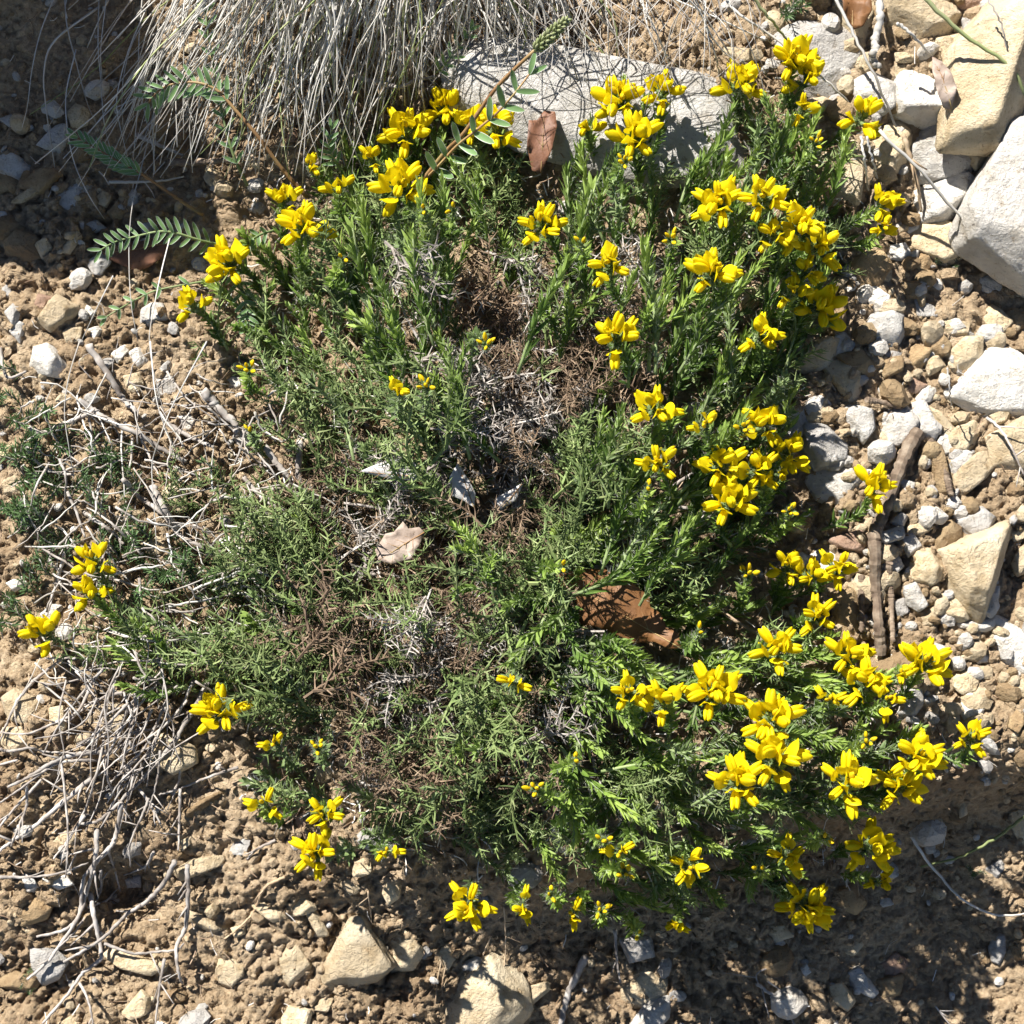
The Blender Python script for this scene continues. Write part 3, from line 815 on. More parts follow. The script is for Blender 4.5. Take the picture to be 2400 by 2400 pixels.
def px_of(s, t):
    return s/0.3*1200+1200, 1200-t/0.3*1200
def keep_gravel(s, t):
    u, v = px_of(s, t)
    if inside(u, v): return 0.2
    if abs(s) > .36 or abs(t) > .36: return .3
    if u > 1800 and v < 1900: return 1.0
    if u < 700 and v < 1200: return 0.8
    return 0.35
patch = lambda s, t: keep_gravel(s, t)*(0.25+1.2*max(0, float(fbm(np.array([s/.05]), np.array([t/.05]), 91, 2)[0])+.35))
scatter('gravel', 'pale pea-sized limestone gravel strewn over the bank', 3300, (0.0017, .5), [M['tan'], M['white'], M['grey'], M['tan'], M['brown']], 0.62, 5, keep=patch, sub=2, amp=0.07)
scatter('rubble', 'small broken limestone rubble packed between the stones around the dark root', 1500, (0.0040, .45), [M['tan'], M['white'], M['grey'], M['tan'], M['brown']], 0.55, 15, keep=lambda s, t: (1.0 if px_of(s, t)[0] > 1800 and px_of(s, t)[1] < 1800 and not inside(*px_of(s, t)) else 0.06), sub=2, amp=0.08, sink=0.3)
scatter('soil_crumbs', 'loose brown crumbs of dry soil over the bank', 15000, (0.0011, .55), [M['soil']], 0.38, 6, keep=lambda s, t: 1.0, amp=0.22)

# ------------------------------------------------------------------ the yellow-flowered shrub
UP = (RS.to_3x3().inverted() @ Vector((0, 0, 1))).normalized()       # plumb line in the slope frame
CEN = full(1010, 1060)
def shrub_height(u, v):
    d = edge_dist(u, v)
    k = min(1, d/260)
    return 0.020+0.088*k**0.8

def aim(dirv, roll):
    """rotation that takes +Z to dirv"""
    q = Vector((0, 0, 1)).rotation_difference(dirv.normalized())
    return (q @ Quaternion((0, 0, 1), roll)).to_matrix().to_4x4()

def blade_leaf(b, p, dr, side, L, W, mi, fold=0.25):
    """a narrow pointed leaf: two folded halves"""
    nrm = dr.cross(side).normalized()
    m1, m2 = p+dr*L*0.35-nrm*L*0.03, p+dr*L*0.72+nrm*L*0.02
    b.add([p, m1+side*W-nrm*-W*fold, m1, m1-side*W+nrm*W*fold, m2+side*W*.75+nrm*W*fold, m2, m2-side*W*.75+nrm*W*fold, p+dr*L+nrm*L*0.10],
          [(0, 1, 2), (0, 2, 3), (1, 4, 5, 2), (2, 5, 6, 3), (4, 7, 5), (5, 7, 6)], mi)

def leafy_shoot(seed, L=0.048, leaves=64, leafL=0.0095, leafW=0.00085, hairs=150, spread=(0.45, 0.85), top=True):
    """stem mesh and foliage mesh; the shoot runs along +Z from 0 to L"""
    r = random.Random(seed)
    bend = Vector((r.gauss(0, .1), r.gauss(0, .1), 0))*L
    line = curve([Vector((0, 0, 0)), Vector((0, 0, L*.5))+bend, Vector((0, 0, L))], 8)
    sb = MB()
    sb.add(*tube(line, lambda k: 0.0011-0.0005*k, 5))
    fb = MB()
    def pos(k):
        x = k*7; i = min(6, int(x))
        return line[i].lerp(line[i+1], x-i)
    for i in range(leaves):
        k = 0.06+0.94*(i/leaves)**0.85
        a = i*2.4+r.gauss(0, .3)
        el = r.uniform(*spread)*(1.0 if k < .85 else .6)
        d = Vector((math.cos(a)*math.sin(el), math.sin(a)*math.sin(el), math.cos(el)))
        side = d.cross(Vector((0, 0, 1))).normalized()
        side = (Matrix.Rotation(r.gauss(0, .5), 3, d) @ side)
        blade_leaf(fb, pos(k), d, side, leafL*r.uniform(.65, 1.1)*(1 if k < .9 else .75), leafW*r.uniform(.8, 1.25), 0)
    for i in range(hairs):
        k = r.uniform(.05, 1)
        a = r.uniform(0, 6.28); el = r.uniform(.5, 1.6)
        d = Vector((math.cos(a)*math.sin(el), math.sin(a)*math.sin(el), math.cos(el)))
        p = pos(k)+d*r.uniform(0, .005)
        s = d.orthogonal().normalized()*0.00009
        q = p+d*r.uniform(.0025, .0045)
        fb.add([p-s, p+s, q], [(0, 1, 2)], 1)
    return sb, fb

def merge_at(dst, src, mat, mi=0):
    b0 = len(dst.v)
    dst.v.extend([mat @ v for v in src.v]); dst.f.extend([tuple(q+b0 for q in f) for f in src.f]); dst.m.extend([k+mi for k in src.m])
SHOOTS = []
BUSHY = []
for i in range(10):
    grey = i >= 6
    sb, fb = leafy_shoot(900+i, L=0.048, leaves=58 if not grey else 46, leafL=0.0112 if not grey else 0.0088, leafW=0.00105,
                         hairs=90 if not grey else 170, spread=(.30, .68) if not grey else (.5, 1.0))
    lm = [M['greyleaf'] if grey else M['leaf'], M['hair']]
    SHOOTS.append((sb.mesh('leafy_shoot', [M['stem']], True), fb.mesh('foliage', lm)))
    S2, F2 = MB(), MB()
    merge_at(S2, sb, Matrix.Identity(4)); merge_at(F2, fb, Matrix.Identity(4))
    rr = random.Random(990+i)
    for k in range(3):
        mm = Matrix.Translation((0, 0, .048*(.12+.2*k))) @ Matrix.Rotation(k*2.1+rr.uniform(0, 1), 4, 'Z') @ Matrix.Rotation(rr.uniform(.4, .8), 4, 'Y') @ Matrix.Diagonal((.85, .85, rr.uniform(.5, .75), 1))
        merge_at(S2, sb, mm); merge_at(F2, fb, mm)
    BUSHY.append((S2.mesh('leafy_shoot', [M['stem']], True), F2.mesh('foliage', lm)))

def spiny_twig(seed, L=0.06, n=34, mats=('spine',), dead=False):
    r = random.Random(seed)
    b = MB()
    w = Vector((r.gauss(0, .14), r.gauss(0, .14), 0))*L
    line = curve([Vector((0, 0, 0)), Vector((0, 0, L*.5))+w, Vector((w.y, w.x, L))], 8)
    b.add(*tube(line, lambda k: 0.0010-0.0006*k, 4))
    for i in range(n):
        k = 0.1+0.9*i/n
        x = k*7; j = min(6, int(x))
        p = line[j].lerp(line[j+1], x-j)
        a = i*2.4+r.gauss(0, .4); el = r.uniform(.75, 1.45)
        d = Vector((math.cos(a)*math.sin(el), math.sin(a)*math.sin(el), math.cos(el)))
        l = r.uniform(.006, .014)*(1.1-.3*k)
        b.add(*tube([p, p+d*l*.6, p+d*l+Vector((0, 0, l*.06))], lambda q: 0.00052*(1-q)+0.00008, 3), 0)
        if r.random() < .55:        # forked spine
            d2 = (d+Vector((r.gauss(0, .7), r.gauss(0, .7), r.gauss(0, .7)))).normalized()
            b.add(*tube([p+d*l*.45, p+d*l*.45+d2*l*.55], lambda q: 0.00034*(1-q)+0.00005, 3), 0)
    if not dead:
        for i in range(8):
            k = r.uniform(.2, 1); x = k*7; j = min(6, int(x)); p = line[j].lerp(line[j+1], x-j)
            a = r.uniform(0, 6.28); el = r.uniform(.4, .9)
            d = Vector((math.cos(a)*math.sin(el), math.sin(a)*math.sin(el), math.cos(el)))
            blade_leaf(b, p, d, d.orthogonal().normalized(), .005, .0007, 1)
    return b
def spiny_branch(seed, **kw):
    b = MB(); rr = random.Random(seed)
    merge_at(b, spiny_twig(seed, **kw), Matrix.Identity(4))
    for k in range(3):
        merge_at(b, spiny_twig(seed+50*k, L=.04, n=20, **kw), Matrix.Translation((0, 0, .06*(.12+.2*k))) @ Matrix.Rotation(k*2.1+rr.uniform(0, 1), 4, 'Z') @ Matrix.Rotation(rr.uniform(.4, .9), 4, 'Y'))
    return b
SPINY = [spiny_branch(940+i).mesh('spiny_twig', [M['spine'], M['greyleaf']]) for i in range(7)]
DEADT = [spiny_branch(960+i, dead=True).mesh('dead_spiny_twig', [M['dead'] if i % 3 else M['twig'], M['dead']]) for i in range(6)]

# flowers -------------------------------------------------------------
def petal_pod(b, base, dr, up, L, Wy, Wz, mi, nose=0.0):
    """keel and wings: a pod with a blunt tip"""
    side = dr.cross(up).normalized()
    rings = 7; ns = 8
    v, f = [], []
    for i in range(rings):
        k = 1-(1-i/(rings-1))**1.6
        q = .06+.925*k
        w = math.sin(math.pi*q**1.15)**.62
        c = base+dr*L*k+up*nose*L*k*k
        for j in range(ns):
            a = 2*math.pi*j/ns
            v.append(c+side*math.cos(a)*Wy*w+up*math.sin(a)*Wz*w)
    for i in range(rings-1):
        for j in range(ns):
            f.append((i*ns+j, i*ns+(j+1) % ns, (i+1)*ns+(j+1) % ns, (i+1)*ns+j))
    f.append(tuple(range((rings-1)*ns, rings*ns)))
    b.add(v, f, mi)

def petal_sheet(b, base, dr, up, L, W, cup, curl, mi, notch=0.0, fold=0.0):
    """a broad petal; `up` is the side it is cupped towards"""
    side = dr.cross(up).normalized()
    nu, nv = 7, 6
    v, f = [], []
    for i in range(nv+1):
        k = i/nv
        w = W*(math.sin(math.pi*min(1, .10+.80*k**.8))**.75)
        for j in range(nu):
            q = (j/(nu-1))*2-1
            l = k*(1-.22*abs(q)**1.6*k)-notch*k*k*math.exp(-(q*4)**2)
            p = base+dr*L*l+side*w*q+up*(cup*W*q*q*k**.5+curl*L*k*k-fold*W*math.exp(-(q*3)**2)*k)
            v.append(p)
    for i in range(nv):
        for j in range(nu-1):
            f.append((i*nu+j, i*nu+j+1, (i+1)*nu+j+1, (i+1)*nu+j))
    b.add(v, f, mi)

def flower(seed):
    r = random.Random(seed)
    b = MB()
    Zv, X, Y = Vector((0, 0, 1)), Vector((1, 0, 0)), Vector((0, 1, 0))
    b.add(*tube([Vector((0, 0, -.002)), Vector((0, 0, .0008)), Vector((0, 0, .0036))], lambda k: (.0006, .0014, .0015)[int(k*2)], 7), 1)
    for k in range(5):
        a = k*1.257
        d = Vector((math.cos(a)*.35, math.sin(a)*.35, 1)).normalized()
        blade_leaf(b, Vector((math.cos(a)*.0013, math.sin(a)*.0013, .003)), d, d.orthogonal().normalized(), .0035, .0006, 1)
    o = Vector((0, 0, .003))
    back = r.uniform(.15, .75)          # how far the standard petal is thrown back
    ahead = r.uniform(.25, .65)
    ds = (Zv*math.cos(back)-X*math.sin(back)).normalized()
    petal_sheet(b, o, ds, (X*math.cos(back)+Zv*math.sin(back)), .0118*r.uniform(.92, 1.1), .0049*r.uniform(.85, 1.1), .34, -.05+r.uniform(-.08, .05), 0, 0, .10)
    dk = (Zv*math.cos(ahead)+X*math.sin(ahead)).normalized()
    upk = (Zv*math.sin(ahead)-X*math.cos(ahead))
    petal_pod(b, o-upk*.0004, dk, upk, .0110*r.uniform(.92, 1.05), .0017, .0028, 0, .04)      # keel
    gap = r.uniform(.0, .07)
    for s in (-1, 1):                                                             # wings hug the keel
        dw = (dk+Y*s*gap+upk*.05).normalized()
        petal_pod(b, o+Y*s*.0007+upk*.0003, dw, upk, .0118*r.uniform(.96, 1.06), .0015, .0031, 0, .06)
    return b
FLOWERS = [flower(1000+i).mesh('flower', [M['petal'], M['greyleaf']], True) for i in range(7)]
def bud(seed):
    r = random.Random(seed)
    b = MB()
    petal_pod(b, Vector((0, 0, .0012)), Vector((r.gauss(0, .1), 0, 1)).normalized(), Vector((1, 0, 0)), .0080*r.uniform(.8, 1.15), .0015, .0020, 0, -.06)
    b.add(*tube([Vector((0, 0, -.0015)), Vector((0, 0, .001)), Vector((0, 0, .0034))], lambda k: (.0006, .0014, .0015)[int(k*2)], 6), 1)
    for k in range(4):
        a = k*1.57
        d = Vector((math.cos(a)*.2, math.sin(a)*.2, 1)).normalized()
        blade_leaf(b, Vector((math.cos(a)*.0014, math.sin(a)*.0014, .002)), d, d.orthogonal().normalized(), .004, .0006, 1)
    return b
BUDS = [bud(1050+i).mesh('bud', [M['bud'], M['greyleaf']], True) for i in range(4)]
def head_core(seed):
    r = random.Random(seed)
    b = MB()
    b.add(*tube([Vector((0, 0, -.004)), Vector((0, 0, .002)), Vector((0, 0, .005))], lambda k: .0012-.0005*k, 6), 0)
    for i in range(18):
        a = i*2.4; el = r.uniform(.4, 1.1)
        d = Vector((math.cos(a)*math.sin(el), math.sin(a)*math.sin(el), math.cos(el)))
        blade_leaf(b, Vector((0, 0, -.003+.006*i/18)), d, d.cross(Vector((0, 0, 1))).normalized(), .0048*r.uniform(.7, 1.1), .0008, 1)
    for i in range(70):
        a = r.uniform(0, 6.28); el = r.uniform(.3, 1.7)
        d = Vector((math.cos(a)*math.sin(el), math.sin(a)*math.sin(el), math.cos(el)))
        p = Vector((0, 0, r.uniform(-.004, .004)))+d*.002; s = d.orthogonal().normalized()*.00009
        b.add([p-s, p+s, p+d*.004], [(0, 1, 2)], 2)
    return b.mesh('flower_head', [M['stem'], M['greyleaf'], M['hair']])
CORES = [head_core(1080+i) for i in range(3)]

shrub_at = at(*CEN)
shrub = thing('flowering_shrub', shrub_at, 'spiny cushion shrub covered in bright yellow pea flowers', 'shrub')
S0 = shrub_at.copy()

# x, y, width in the whole-picture view; stem end (or None); heads narrower than 50 are mostly bud
HEADS = [(170,1052,72,(270,1200)),(162,1114,66,(275,1210)),(73,1190,78,(200,1235)),(408,1342,88,(500,1370)),(357,570,66,(430,660)),
 (425,490,100,(500,580)),(535,370,66,(545,490)),(572,422,88,(590,530)),(585,313,46,(600,385)),(640,352,56,(655,420)),(703,297,62,(715,380)),
 (755,345,95,(770,430)),(765,245,92,(790,330)),(840,200,90,(860,290)),(885,228,72,(890,310)),(935,237,88,(945,330)),(800,395,30,(810,440)),
 (1018,422,78,(1060,510)),(1165,180,112,(1190,300)),(1250,165,78,(1250,270)),(1195,255,88,(1205,340)),(1105,240,46,(1110,310)),(1178,305,44,(1185,375)),
 (1398,150,88,(1390,250)),(1500,105,90,(1475,215)),(1528,140,72,(1490,230)),(1515,205,56,(1490,260)),(1637,215,82,(1530,300)),(1540,270,44,(1510,310)),
 (1355,380,88,(1370,460)),(1440,370,80,(1440,450)),(1510,425,85,(1490,510)),(1460,440,64,(1460,520)),(1550,465,78,(1500,530)),(1672,385,72,(1570,430)),(1668,430,60,(1575,440)),
 (1345,512,84,(1330,600)),(1522,510,64,(1480,570)),(1495,550,56,(1470,610)),(1553,572,90,(1490,650)),(1437,628,74,(1400,700)),(1160,632,82,(1185,730)),
 (1150,495,74,(1175,575)),(1267,452,38,None),(1098,460,24,None),(645,487,30,None),(855,395,30,None),(920,650,38,(885,710)),(752,740,46,None),(803,730,44,None),
 (467,695,42,(510,750)),(1232,767,78,(1265,850)),(1330,803,50,(1340,860)),(1445,795,82,(1430,870)),(1490,852,78,(1450,910)),(1404,808,36,None),
 (1360,873,84,(1370,950)),(1430,885,78,(1420,960)),(1475,890,54,None),(1372,940,88,(1380,1030)),(1240,872,66,(1270,940)),(1222,925,30,None),(1655,912,84,(1550,1000)),
 (1490,965,44,None),(1488,1065,66,(1460,1140)),(1535,1082,68,(1450,1165)),(1587,1065,66,(1490,1130)),(1412,1083,42,(1400,1150)),(1545,1162,72,(1490,1200)),
 (1470,1222,84,(1420,1270)),(1320,1195,30,None),(1605,1232,78,(1560,1290)),(1640,1287,84,(1570,1330)),(1677,1320,58,(1610,1340)),(1750,1245,90,(1690,1320)),(1700,1275,46,None),
 (1565,1322,48,None),(1345,1300,98,(1330,1370)),(1250,1320,74,(1260,1390)),(1185,1305,66,(1210,1370)),(1458,1350,100,(1440,1430)),(1465,1425,90,(1440,1490)),
 (1392,1473,88,(1390,1540)),(1600,1472,92,(1540,1520)),(1738,1425,86,(1650,1470)),(1702,1483,86,(1630,1510)),(1840,1390,68,(1770,1420)),(1650,1598,88,(1560,1620)),
 (1667,1665,62,(1590,1650)),(1490,1622,64,(1450,1590)),(1435,1642,20,None),(1530,1718,102,(1470,1670)),(1298,1645,66,(1290,1580)),(1170,1612,52,(1180,1560)),(1180,1650,38,None),
 (1140,1588,32,None),(883,1718,84,(890,1660)),(985,1718,58,(990,1660)),(1038,1690,32,None),(1080,1730,48,(1090,1680)),(1133,1718,38,None),(1270,1747,48,(1260,1690)),
 (1207,1763,28,None),(963,1285,48,(990,1310)),(1010,1490,38,(1040,1510)),(1085,1437,28,(1085,1480)),(518,1403,48,(560,1430)),(598,1410,42,(610,1450)),(495,1518,62,(560,1530)),
 (607,1538,66,(650,1540)),(590,1615,82,(640,1580)),(727,1610,48,(740,1580)),(1065,1068,26,None),(470,815,30,None),(1635,1400,36,None),(1558,1580,26,None)]
HEADS.sort(key=lambda q: -q[2])
hr = random.Random(42)
n_flower = 0
rest_f = MB()
def add_shoot(base, tip, variant, name='leafy_shoot', fat=1.0, bank=SHOOTS):
    d = tip-base
    L = d.length
    k = L/0.048
    mat = Matrix.Translation(base-S0) @ aim(d, hr.uniform(0, 6.28)) @ Matrix.Diagonal((fat, fat, k, 1))
    o = part(name, bank[variant][0], shrub, mat)
    part('foliage', bank[variant][1], o)
    return o

for x, y, wpx, st in HEADS:
    u, v = full(x, y)
    hh = shrub_height(u, v)+0.012 if inside(u, v) else 0.034
    if y > 1500: hh = max(hh, .050)+.012
    tip = at(u, v, hh)
    if st is None:
        dx, dy = (CEN[0]-u), (CEN[1]-v)
        l = math.hypot(dx, dy)
        st2 = (u+dx/l*45, v+dy/l*45+40)
    else: st2 = full(*st)
    base = at(st2[0], st2[1], max(0.004, hh-0.042))
    ax_dir = (tip-base).normalized()
    # the head itself
    size = wpx/1932*0.6
    sc = max(.75, min(1.10, size/0.0255))
    look = (ax_dir*0.65+UP*0.35+(cam_pos-tip).normalized()*0.15).normalized()
    hm = Matrix.Translation(tip-S0-ax_dir*0.006*sc) @ aim(look, hr.uniform(0, 6.28)) @ Matrix.Scale(sc, 4)
    head = part('flower_head', hr.choice(CORES), shrub, hm)
    nf = 8 if wpx > 94 else 7 if wpx > 84 else 6 if wpx > 74 else 5 if wpx > 62 else 3 if wpx > 52 else 2 if wpx > 44 else 0
    nb = hr.choice((1, 2, 3)) if wpx > 52 else 3 if wpx > 30 else 2
    if nf == 0 and wpx > 35: nb = 5
    tot = nf
    a0 = hr.uniform(0, 6.28)
    for i in range(nf):
        a = a0+i*2.4
        el = .08+1.25*math.sqrt((i+.15)/max(tot, 1))+hr.gauss(0, .12)
        d = Vector((math.cos(a)*math.sin(el), math.sin(a)*math.sin(el), math.cos(el)))
        xin = (Vector((0, 0, 1))-d*d.z).normalized()        # towards the head's axis
        X = -xin; Y = d.cross(X)
        rot = Matrix((X, Y, d)).transposed().to_4x4() @ Matrix.Rotation(hr.gauss(0, .3), 4, 'Z')
        fm = Matrix.Translation(d*.0022+Vector((0, 0, .003-.004*el))) @ rot @ Matrix.Scale(hr.uniform(.88, 1.08), 4)
        me = hr.choice(FLOWERS)
        n_flower += 1
        if n_flower <= 300: part('flower', me, head, fm)
        else:
            mm = hm @ fm
            rest_f.v.extend([])
            b0 = len(rest_f.v)
            rest_f.v.extend([mm @ vv.co for vv in me.vertices])
            rest_f.f.extend([tuple(q+b0 for q in pp.vertices) for pp in me.polygons]); rest_f.m.extend([pp.material_index for pp in me.polygons])
    for i in range(nb):
        a = a0+1+i*2.4
        el = (.1+.25*i) if nf else (.15+.9*math.sqrt(i/nb))
        d = Vector((math.cos(a)*math.sin(el), math.sin(a)*math.sin(el), math.cos(el)))
        rot = aim(d, hr.uniform(0, 6.28))
        part('bud', hr.choice(BUDS), head, Matrix.Translation(d*.002+Vector((0, 0, .004))) @ rot @ Matrix.Scale(hr.uniform(.75, 1.05), 4))
    # its leafy stalk
    var = hr.choice((0, 1, 2, 3, 4, 5)) if (x > 1000 or y < 650) else hr.choice((2, 3, 6, 7, 8, 9))
    add_shoot(base, tip-ax_dir*0.004, var, 'flower_stalk', .95)
    low = at(st2[0]+hr.uniform(-30, 30), st2[1]+hr.uniform(10, 60), 0.003)
print('flowers', n_flower)
if rest_f.v:
    o = part('flower', rest_f.mesh('flower', [M['petal'], M['greyleaf']], True), shrub)
    o['kind'] = 'stuff'

# leafy shoots without flowers, spiny twigs, dead twigs
DEADZONE = [(930,590,90),(1050,640,110),(850,1230,110),(740,1380,100),(1000,870,90),(820,1290,70),(1080,1390,60),(700,950,110),(950,1120,60),(980,700,100),(620,1180,80)]
def dead_at(x, y): return max(math.exp(-((x-a)**2+(y-b)**2)/(2*(c*.62)**2)) for a, b, c in DEADZONE)
CLEAR = [(1165,1125,135,75),(1225,1175,85,60),(872,925,34,40),(958,935,40,32),(758,1030,52,45),(745,885,60,26),(960,1490,50,60),(840,1330,50,50),(1020,285,45,70),(905,600,60,50)]
r = random.Random(12)
nl = ns_ = nd = 0
tries = 0
shoot_pts = []
while (nl < 290 or ns_ < 165 or nd < 200) and tries < 20000:
    tries += 1
    x, y = r.uniform(90, 1850), r.uniform(120, 1770)
    u, v = full(x, y)
    if not inside(u, v): continue
    dz = dead_at(x, y)
    if any(((x-a)/rx)**2+((y-b)/ry)**2 < 1 or ((x-a-15)/rx)**2+((y-b+30)/ry)**2 < .55 for a, b, rx, ry in CLEAR): continue
    if x < 760 and 700 < y < 1400 and r.random() < .45: continue
    # share of soft leafy growth: dense to the right and along the top, thin in the spiny left half
    soft = 0.92 if x > 1120 else 0.82 if y < 600 or y > 1450 else 0.55
    if x < 560 and 750 < y < 1300: soft = 0.25
    q = r.random()
    hh = shrub_height(u, v)*r.uniform(.30, 1.05)*(1-.6*dz)
    rad = Vector((u-CEN[0], -(v-CEN[1]), 0)); rad = rad/max(rad.length, 200)
    d = (rad*0.85+UP*0.62+Vector((r.gauss(0, .25), .28+r.gauss(0, .25), r.gauss(0, .15)))).normalized()
    tip = at(u, v, hh)
    if q < dz*1.25:
        if nd >= 200: continue
        nd += 1
        d = (d*.4+Vector((r.gauss(0, .7), r.gauss(0, .7), r.uniform(-.1, .5)))).normalized()
        L = r.uniform(.03, .06)
        base = tip-d*L
        base.z = max(base.z, gh(base.x, base.y)-.004)
        k = (tip-base).length/.06
        part('dead_spiny_twig', r.choice(DEADT), shrub, Matrix.Translation(base-S0) @ aim(tip-base, r.uniform(0, 6.28)) @ Matrix.Scale(max(k, .5), 4))
        continue
    if r.random() < soft:
        if nl >= 290: continue
        if any((u-a)**2+(v-b)**2 < 26**2 for a, b in shoot_pts): continue
        shoot_pts.append((u, v))
        nl += 1
        L = r.uniform(.042, .074)
        base = tip-d*L
        base.z = max(base.z, gh(base.x, base.y)-.003)
        right = x > 1050 or y < 480
        add_shoot(base, tip, r.choice((0, 1, 2, 3, 4, 5) if r.random() < (.85 if right else .45) else (6, 7, 8, 9)), fat=r.uniform(.8, 1.1), bank=BUSHY if r.random() < .22 else SHOOTS)
    else:
        if ns_ >= 165: continue
        ns_ += 1
        L = r.uniform(.04, .07)
        base = tip-d*L
        base.z = max(base.z, gh(base.x, base.y)-.003)
        k = (tip-base).length/.06
        part('spiny_twig', r.choice(SPINY), shrub, Matrix.Translation(base-S0) @ aim(tip-base, r.uniform(0, 6.28)) @ Matrix.Scale(max(k, .55), 4))
print('shoots', nl, ns_, nd, tries)
# woody stems from the root crown
for i in range(34):
    a = i*2.4
    R = r.uniform(.4, .95)
    e = (CEN[0]+math.cos(a)*R*760, CEN[1]+math.sin(a)*R*760)
    if not inside(*e): e = (CEN[0]+(e[0]-CEN[0])*.6, CEN[1]+(e[1]-CEN[1])*.6)
    mid = ((CEN[0]+e[0])/2+r.gauss(0, 40), (CEN[1]+e[1])/2+r.gauss(0, 40))
    P = curve([at(CEN[0]+r.gauss(0, 30), CEN[1]+r.gauss(0, 30), .002), at(mid[0], mid[1], .012), at(e[0], e[1], .022)], 14)
    b = MB(); b.add(*tube([q-S0 for q in wobble(P, .0012, i)], lambda k: .0020-.0012*k, 6))
    part('woody_stem', b.mesh('woody_stem', [M['twig'] if i % 2 else M['dead']], True), shrub)

# ------------------------------------------------------------------ dead leaves
def dead_leaf(name, poly, mat, label, lift, curl, seed, cat='leaf'):
    """outline given in the picture, laid as a curled blade with its own thickness"""
    import bmesh
    r = random.Random(seed)
    us = np.array(poly)
    c = at(us[:, 0].mean(), us[:, 1].mean(), lift)
    P = []
    for u, v in poly:
        d = ray(u, v); q = cam_pos+d*((c.z-cam_pos.z)/d.z)
        P.append(Vector((q.x-c.x, q.y-c.y, 0)))
    b = bmesh.new()
    vs = [b.verts.new(p) for p in P]
    fa = b.faces.new(vs)
    bmesh.ops.triangulate(b, faces=[fa])
    for _ in range(3): bmesh.ops.subdivide_edges(b, edges=[e for e in b.edges if e.calc_length() > 0.0028], cuts=1, use_grid_fill=False)
    bmesh.ops.triangulate(b, faces=b.faces[:])
    A = np.array([p[:2] for p in P]); A = A-A.mean(0)
    w, V = np.linalg.eigh(A.T @ A)
    ln, sd = Vector((*V[:, 1], 0)), Vector((*V[:, 0], 0))
    span = max(abs(p.dot(sd)) for p in P)
    for q in b.verts:
        x, y = q.co.dot(sd)/span, q.co.dot(ln)/span
        q.co.z += span*(curl*x*x-.18*curl*y*y+.10*math.sin(y*3+seed)+.05*math.sin(x*7+y*5)) + span*.03*math.exp(-(x*9)**2)
    res = bmesh.ops.solidify(b, geom=b.faces[:], thickness=0.0004)
    me = bpy.data.meshes.new(name); b.to_mesh(me); b.free()
    me.materials.append(M[mat])
    me.polygons.foreach_set('use_smooth', [True]*len(me.polygons))
    o = solid(name, me, c, label, cat)
    ends = sorted(P, key=lambda q: q.dot(ln))
    A_, B_ = ends[0], ends[-1]
    def zz(q):
        x, y = q.dot(sd)/span, q.dot(ln)/span
        return span*(curl*x*x-.18*curl*y*y+.10*math.sin(y*3+seed)+.05*math.sin(x*7+y*5))+span*.03*math.exp(-(x*9)**2)+.0004
    vb = MB()
    def vein(p, q, rad):
        L_ = [p.lerp(q, i/9) for i in range(10)]
        vb.add(*tube([Vector((w_.x, w_.y, zz(w_))) for w_ in L_], lambda k: rad*(1-.7*k), 4))
    vein(A_, B_*.97, .00045)
    for k in (.25, .4, .55, .7):
        for sg in (-1, 1):
            p = A_.lerp(B_, k)
            vein(p, p+(B_-A_)*.13+sd*sg*span*.5, .0002)
    part('midrib', vb.mesh('midrib', [M['red_stem']], True), o)
    return o
def T(c, r_, pts): return [tile(c, r_, x, y) for x, y in pts]
dead_leaf('dead_leaf', T(1,1,[(1190,1310),(1330,1280),(1500,1290),(1640,1360),(1750,1440),(1750,1500),(1810,1540),(1840,1620),(1900,1650),(1920,1740),(1850,1740),(1770,1700),(1660,1710),(1560,1700),(1520,1640),(1430,1610),(1360,1600),(1340,1570),(1345,1500),(1300,1440),(1220,1370)]), 'oak', 'large orange-brown lobed dead leaf lying inside the yellow shrub', .054, -.25, 1)
dead_leaf('dead_leaf', T(1,1,[(190,1180),(250,1090),(300,1080),(350,1020),(380,1060),(440,1050),(470,1080),(440,1160),(400,1230),(290,1260),(210,1240)]), 'oak_grey', 'faded pinkish-brown lobed dead leaf lying inside the yellow shrub', .052, .2, 2)
dead_leaf('dead_leaf', T(1,0,[(1060,690),(1110,680),(1150,620),(1210,630),(1220,720),(1190,860),(1130,970),(1080,960),(1050,830)]), 'oak_dark', 'dark red-brown curled leaf in front of the flat grey-white slab', .030, .5, 3)
dead_leaf('dead_leaf', T(0,0,[(580,1440),(700,1370),(930,1340),(945,1380),(930,1450),(860,1500),(760,1530),(660,1490)]), 'oak_dark', 'brown dead leaf lying under the feathery grey-green frond', .012, -.3, 4)
dead_leaf('dead_leaf', T(2,0,[(890,20),(960,-20),(1050,10),(1060,80),(1020,150),(960,170),(900,110)]), 'oak', 'curled cup-shaped brown leaf beside the knotted tan stem', .016, .9, 5)
dead_leaf('dead_leaf', T(2,0,[(1420,310),(1470,340),(1510,410),(1545,500),(1530,610),(1480,600),(1440,540),(1410,420)]), 'oak_grey', 'tan dry leaf leaning on the bright white rounded stone', .030, .5, 6)
dead_leaf('dead_leaf', T(1,1,[(110,740),(230,680),(330,660),(430,690),(480,770),(420,790),(300,780),(200,760)]), 'leaf_white', 'bleached grey leaf, long and low, inside the yellow shrub', .056, -.3, 7)
dead_leaf('dead_leaf', T(1,1,[(610,770),(660,690),(720,780),(760,860),(750,940),(690,900),(620,870)]), 'leaf_white', 'bright white bleached leaf with crumpled edge inside the yellow shrub', .066, -.4, 8)
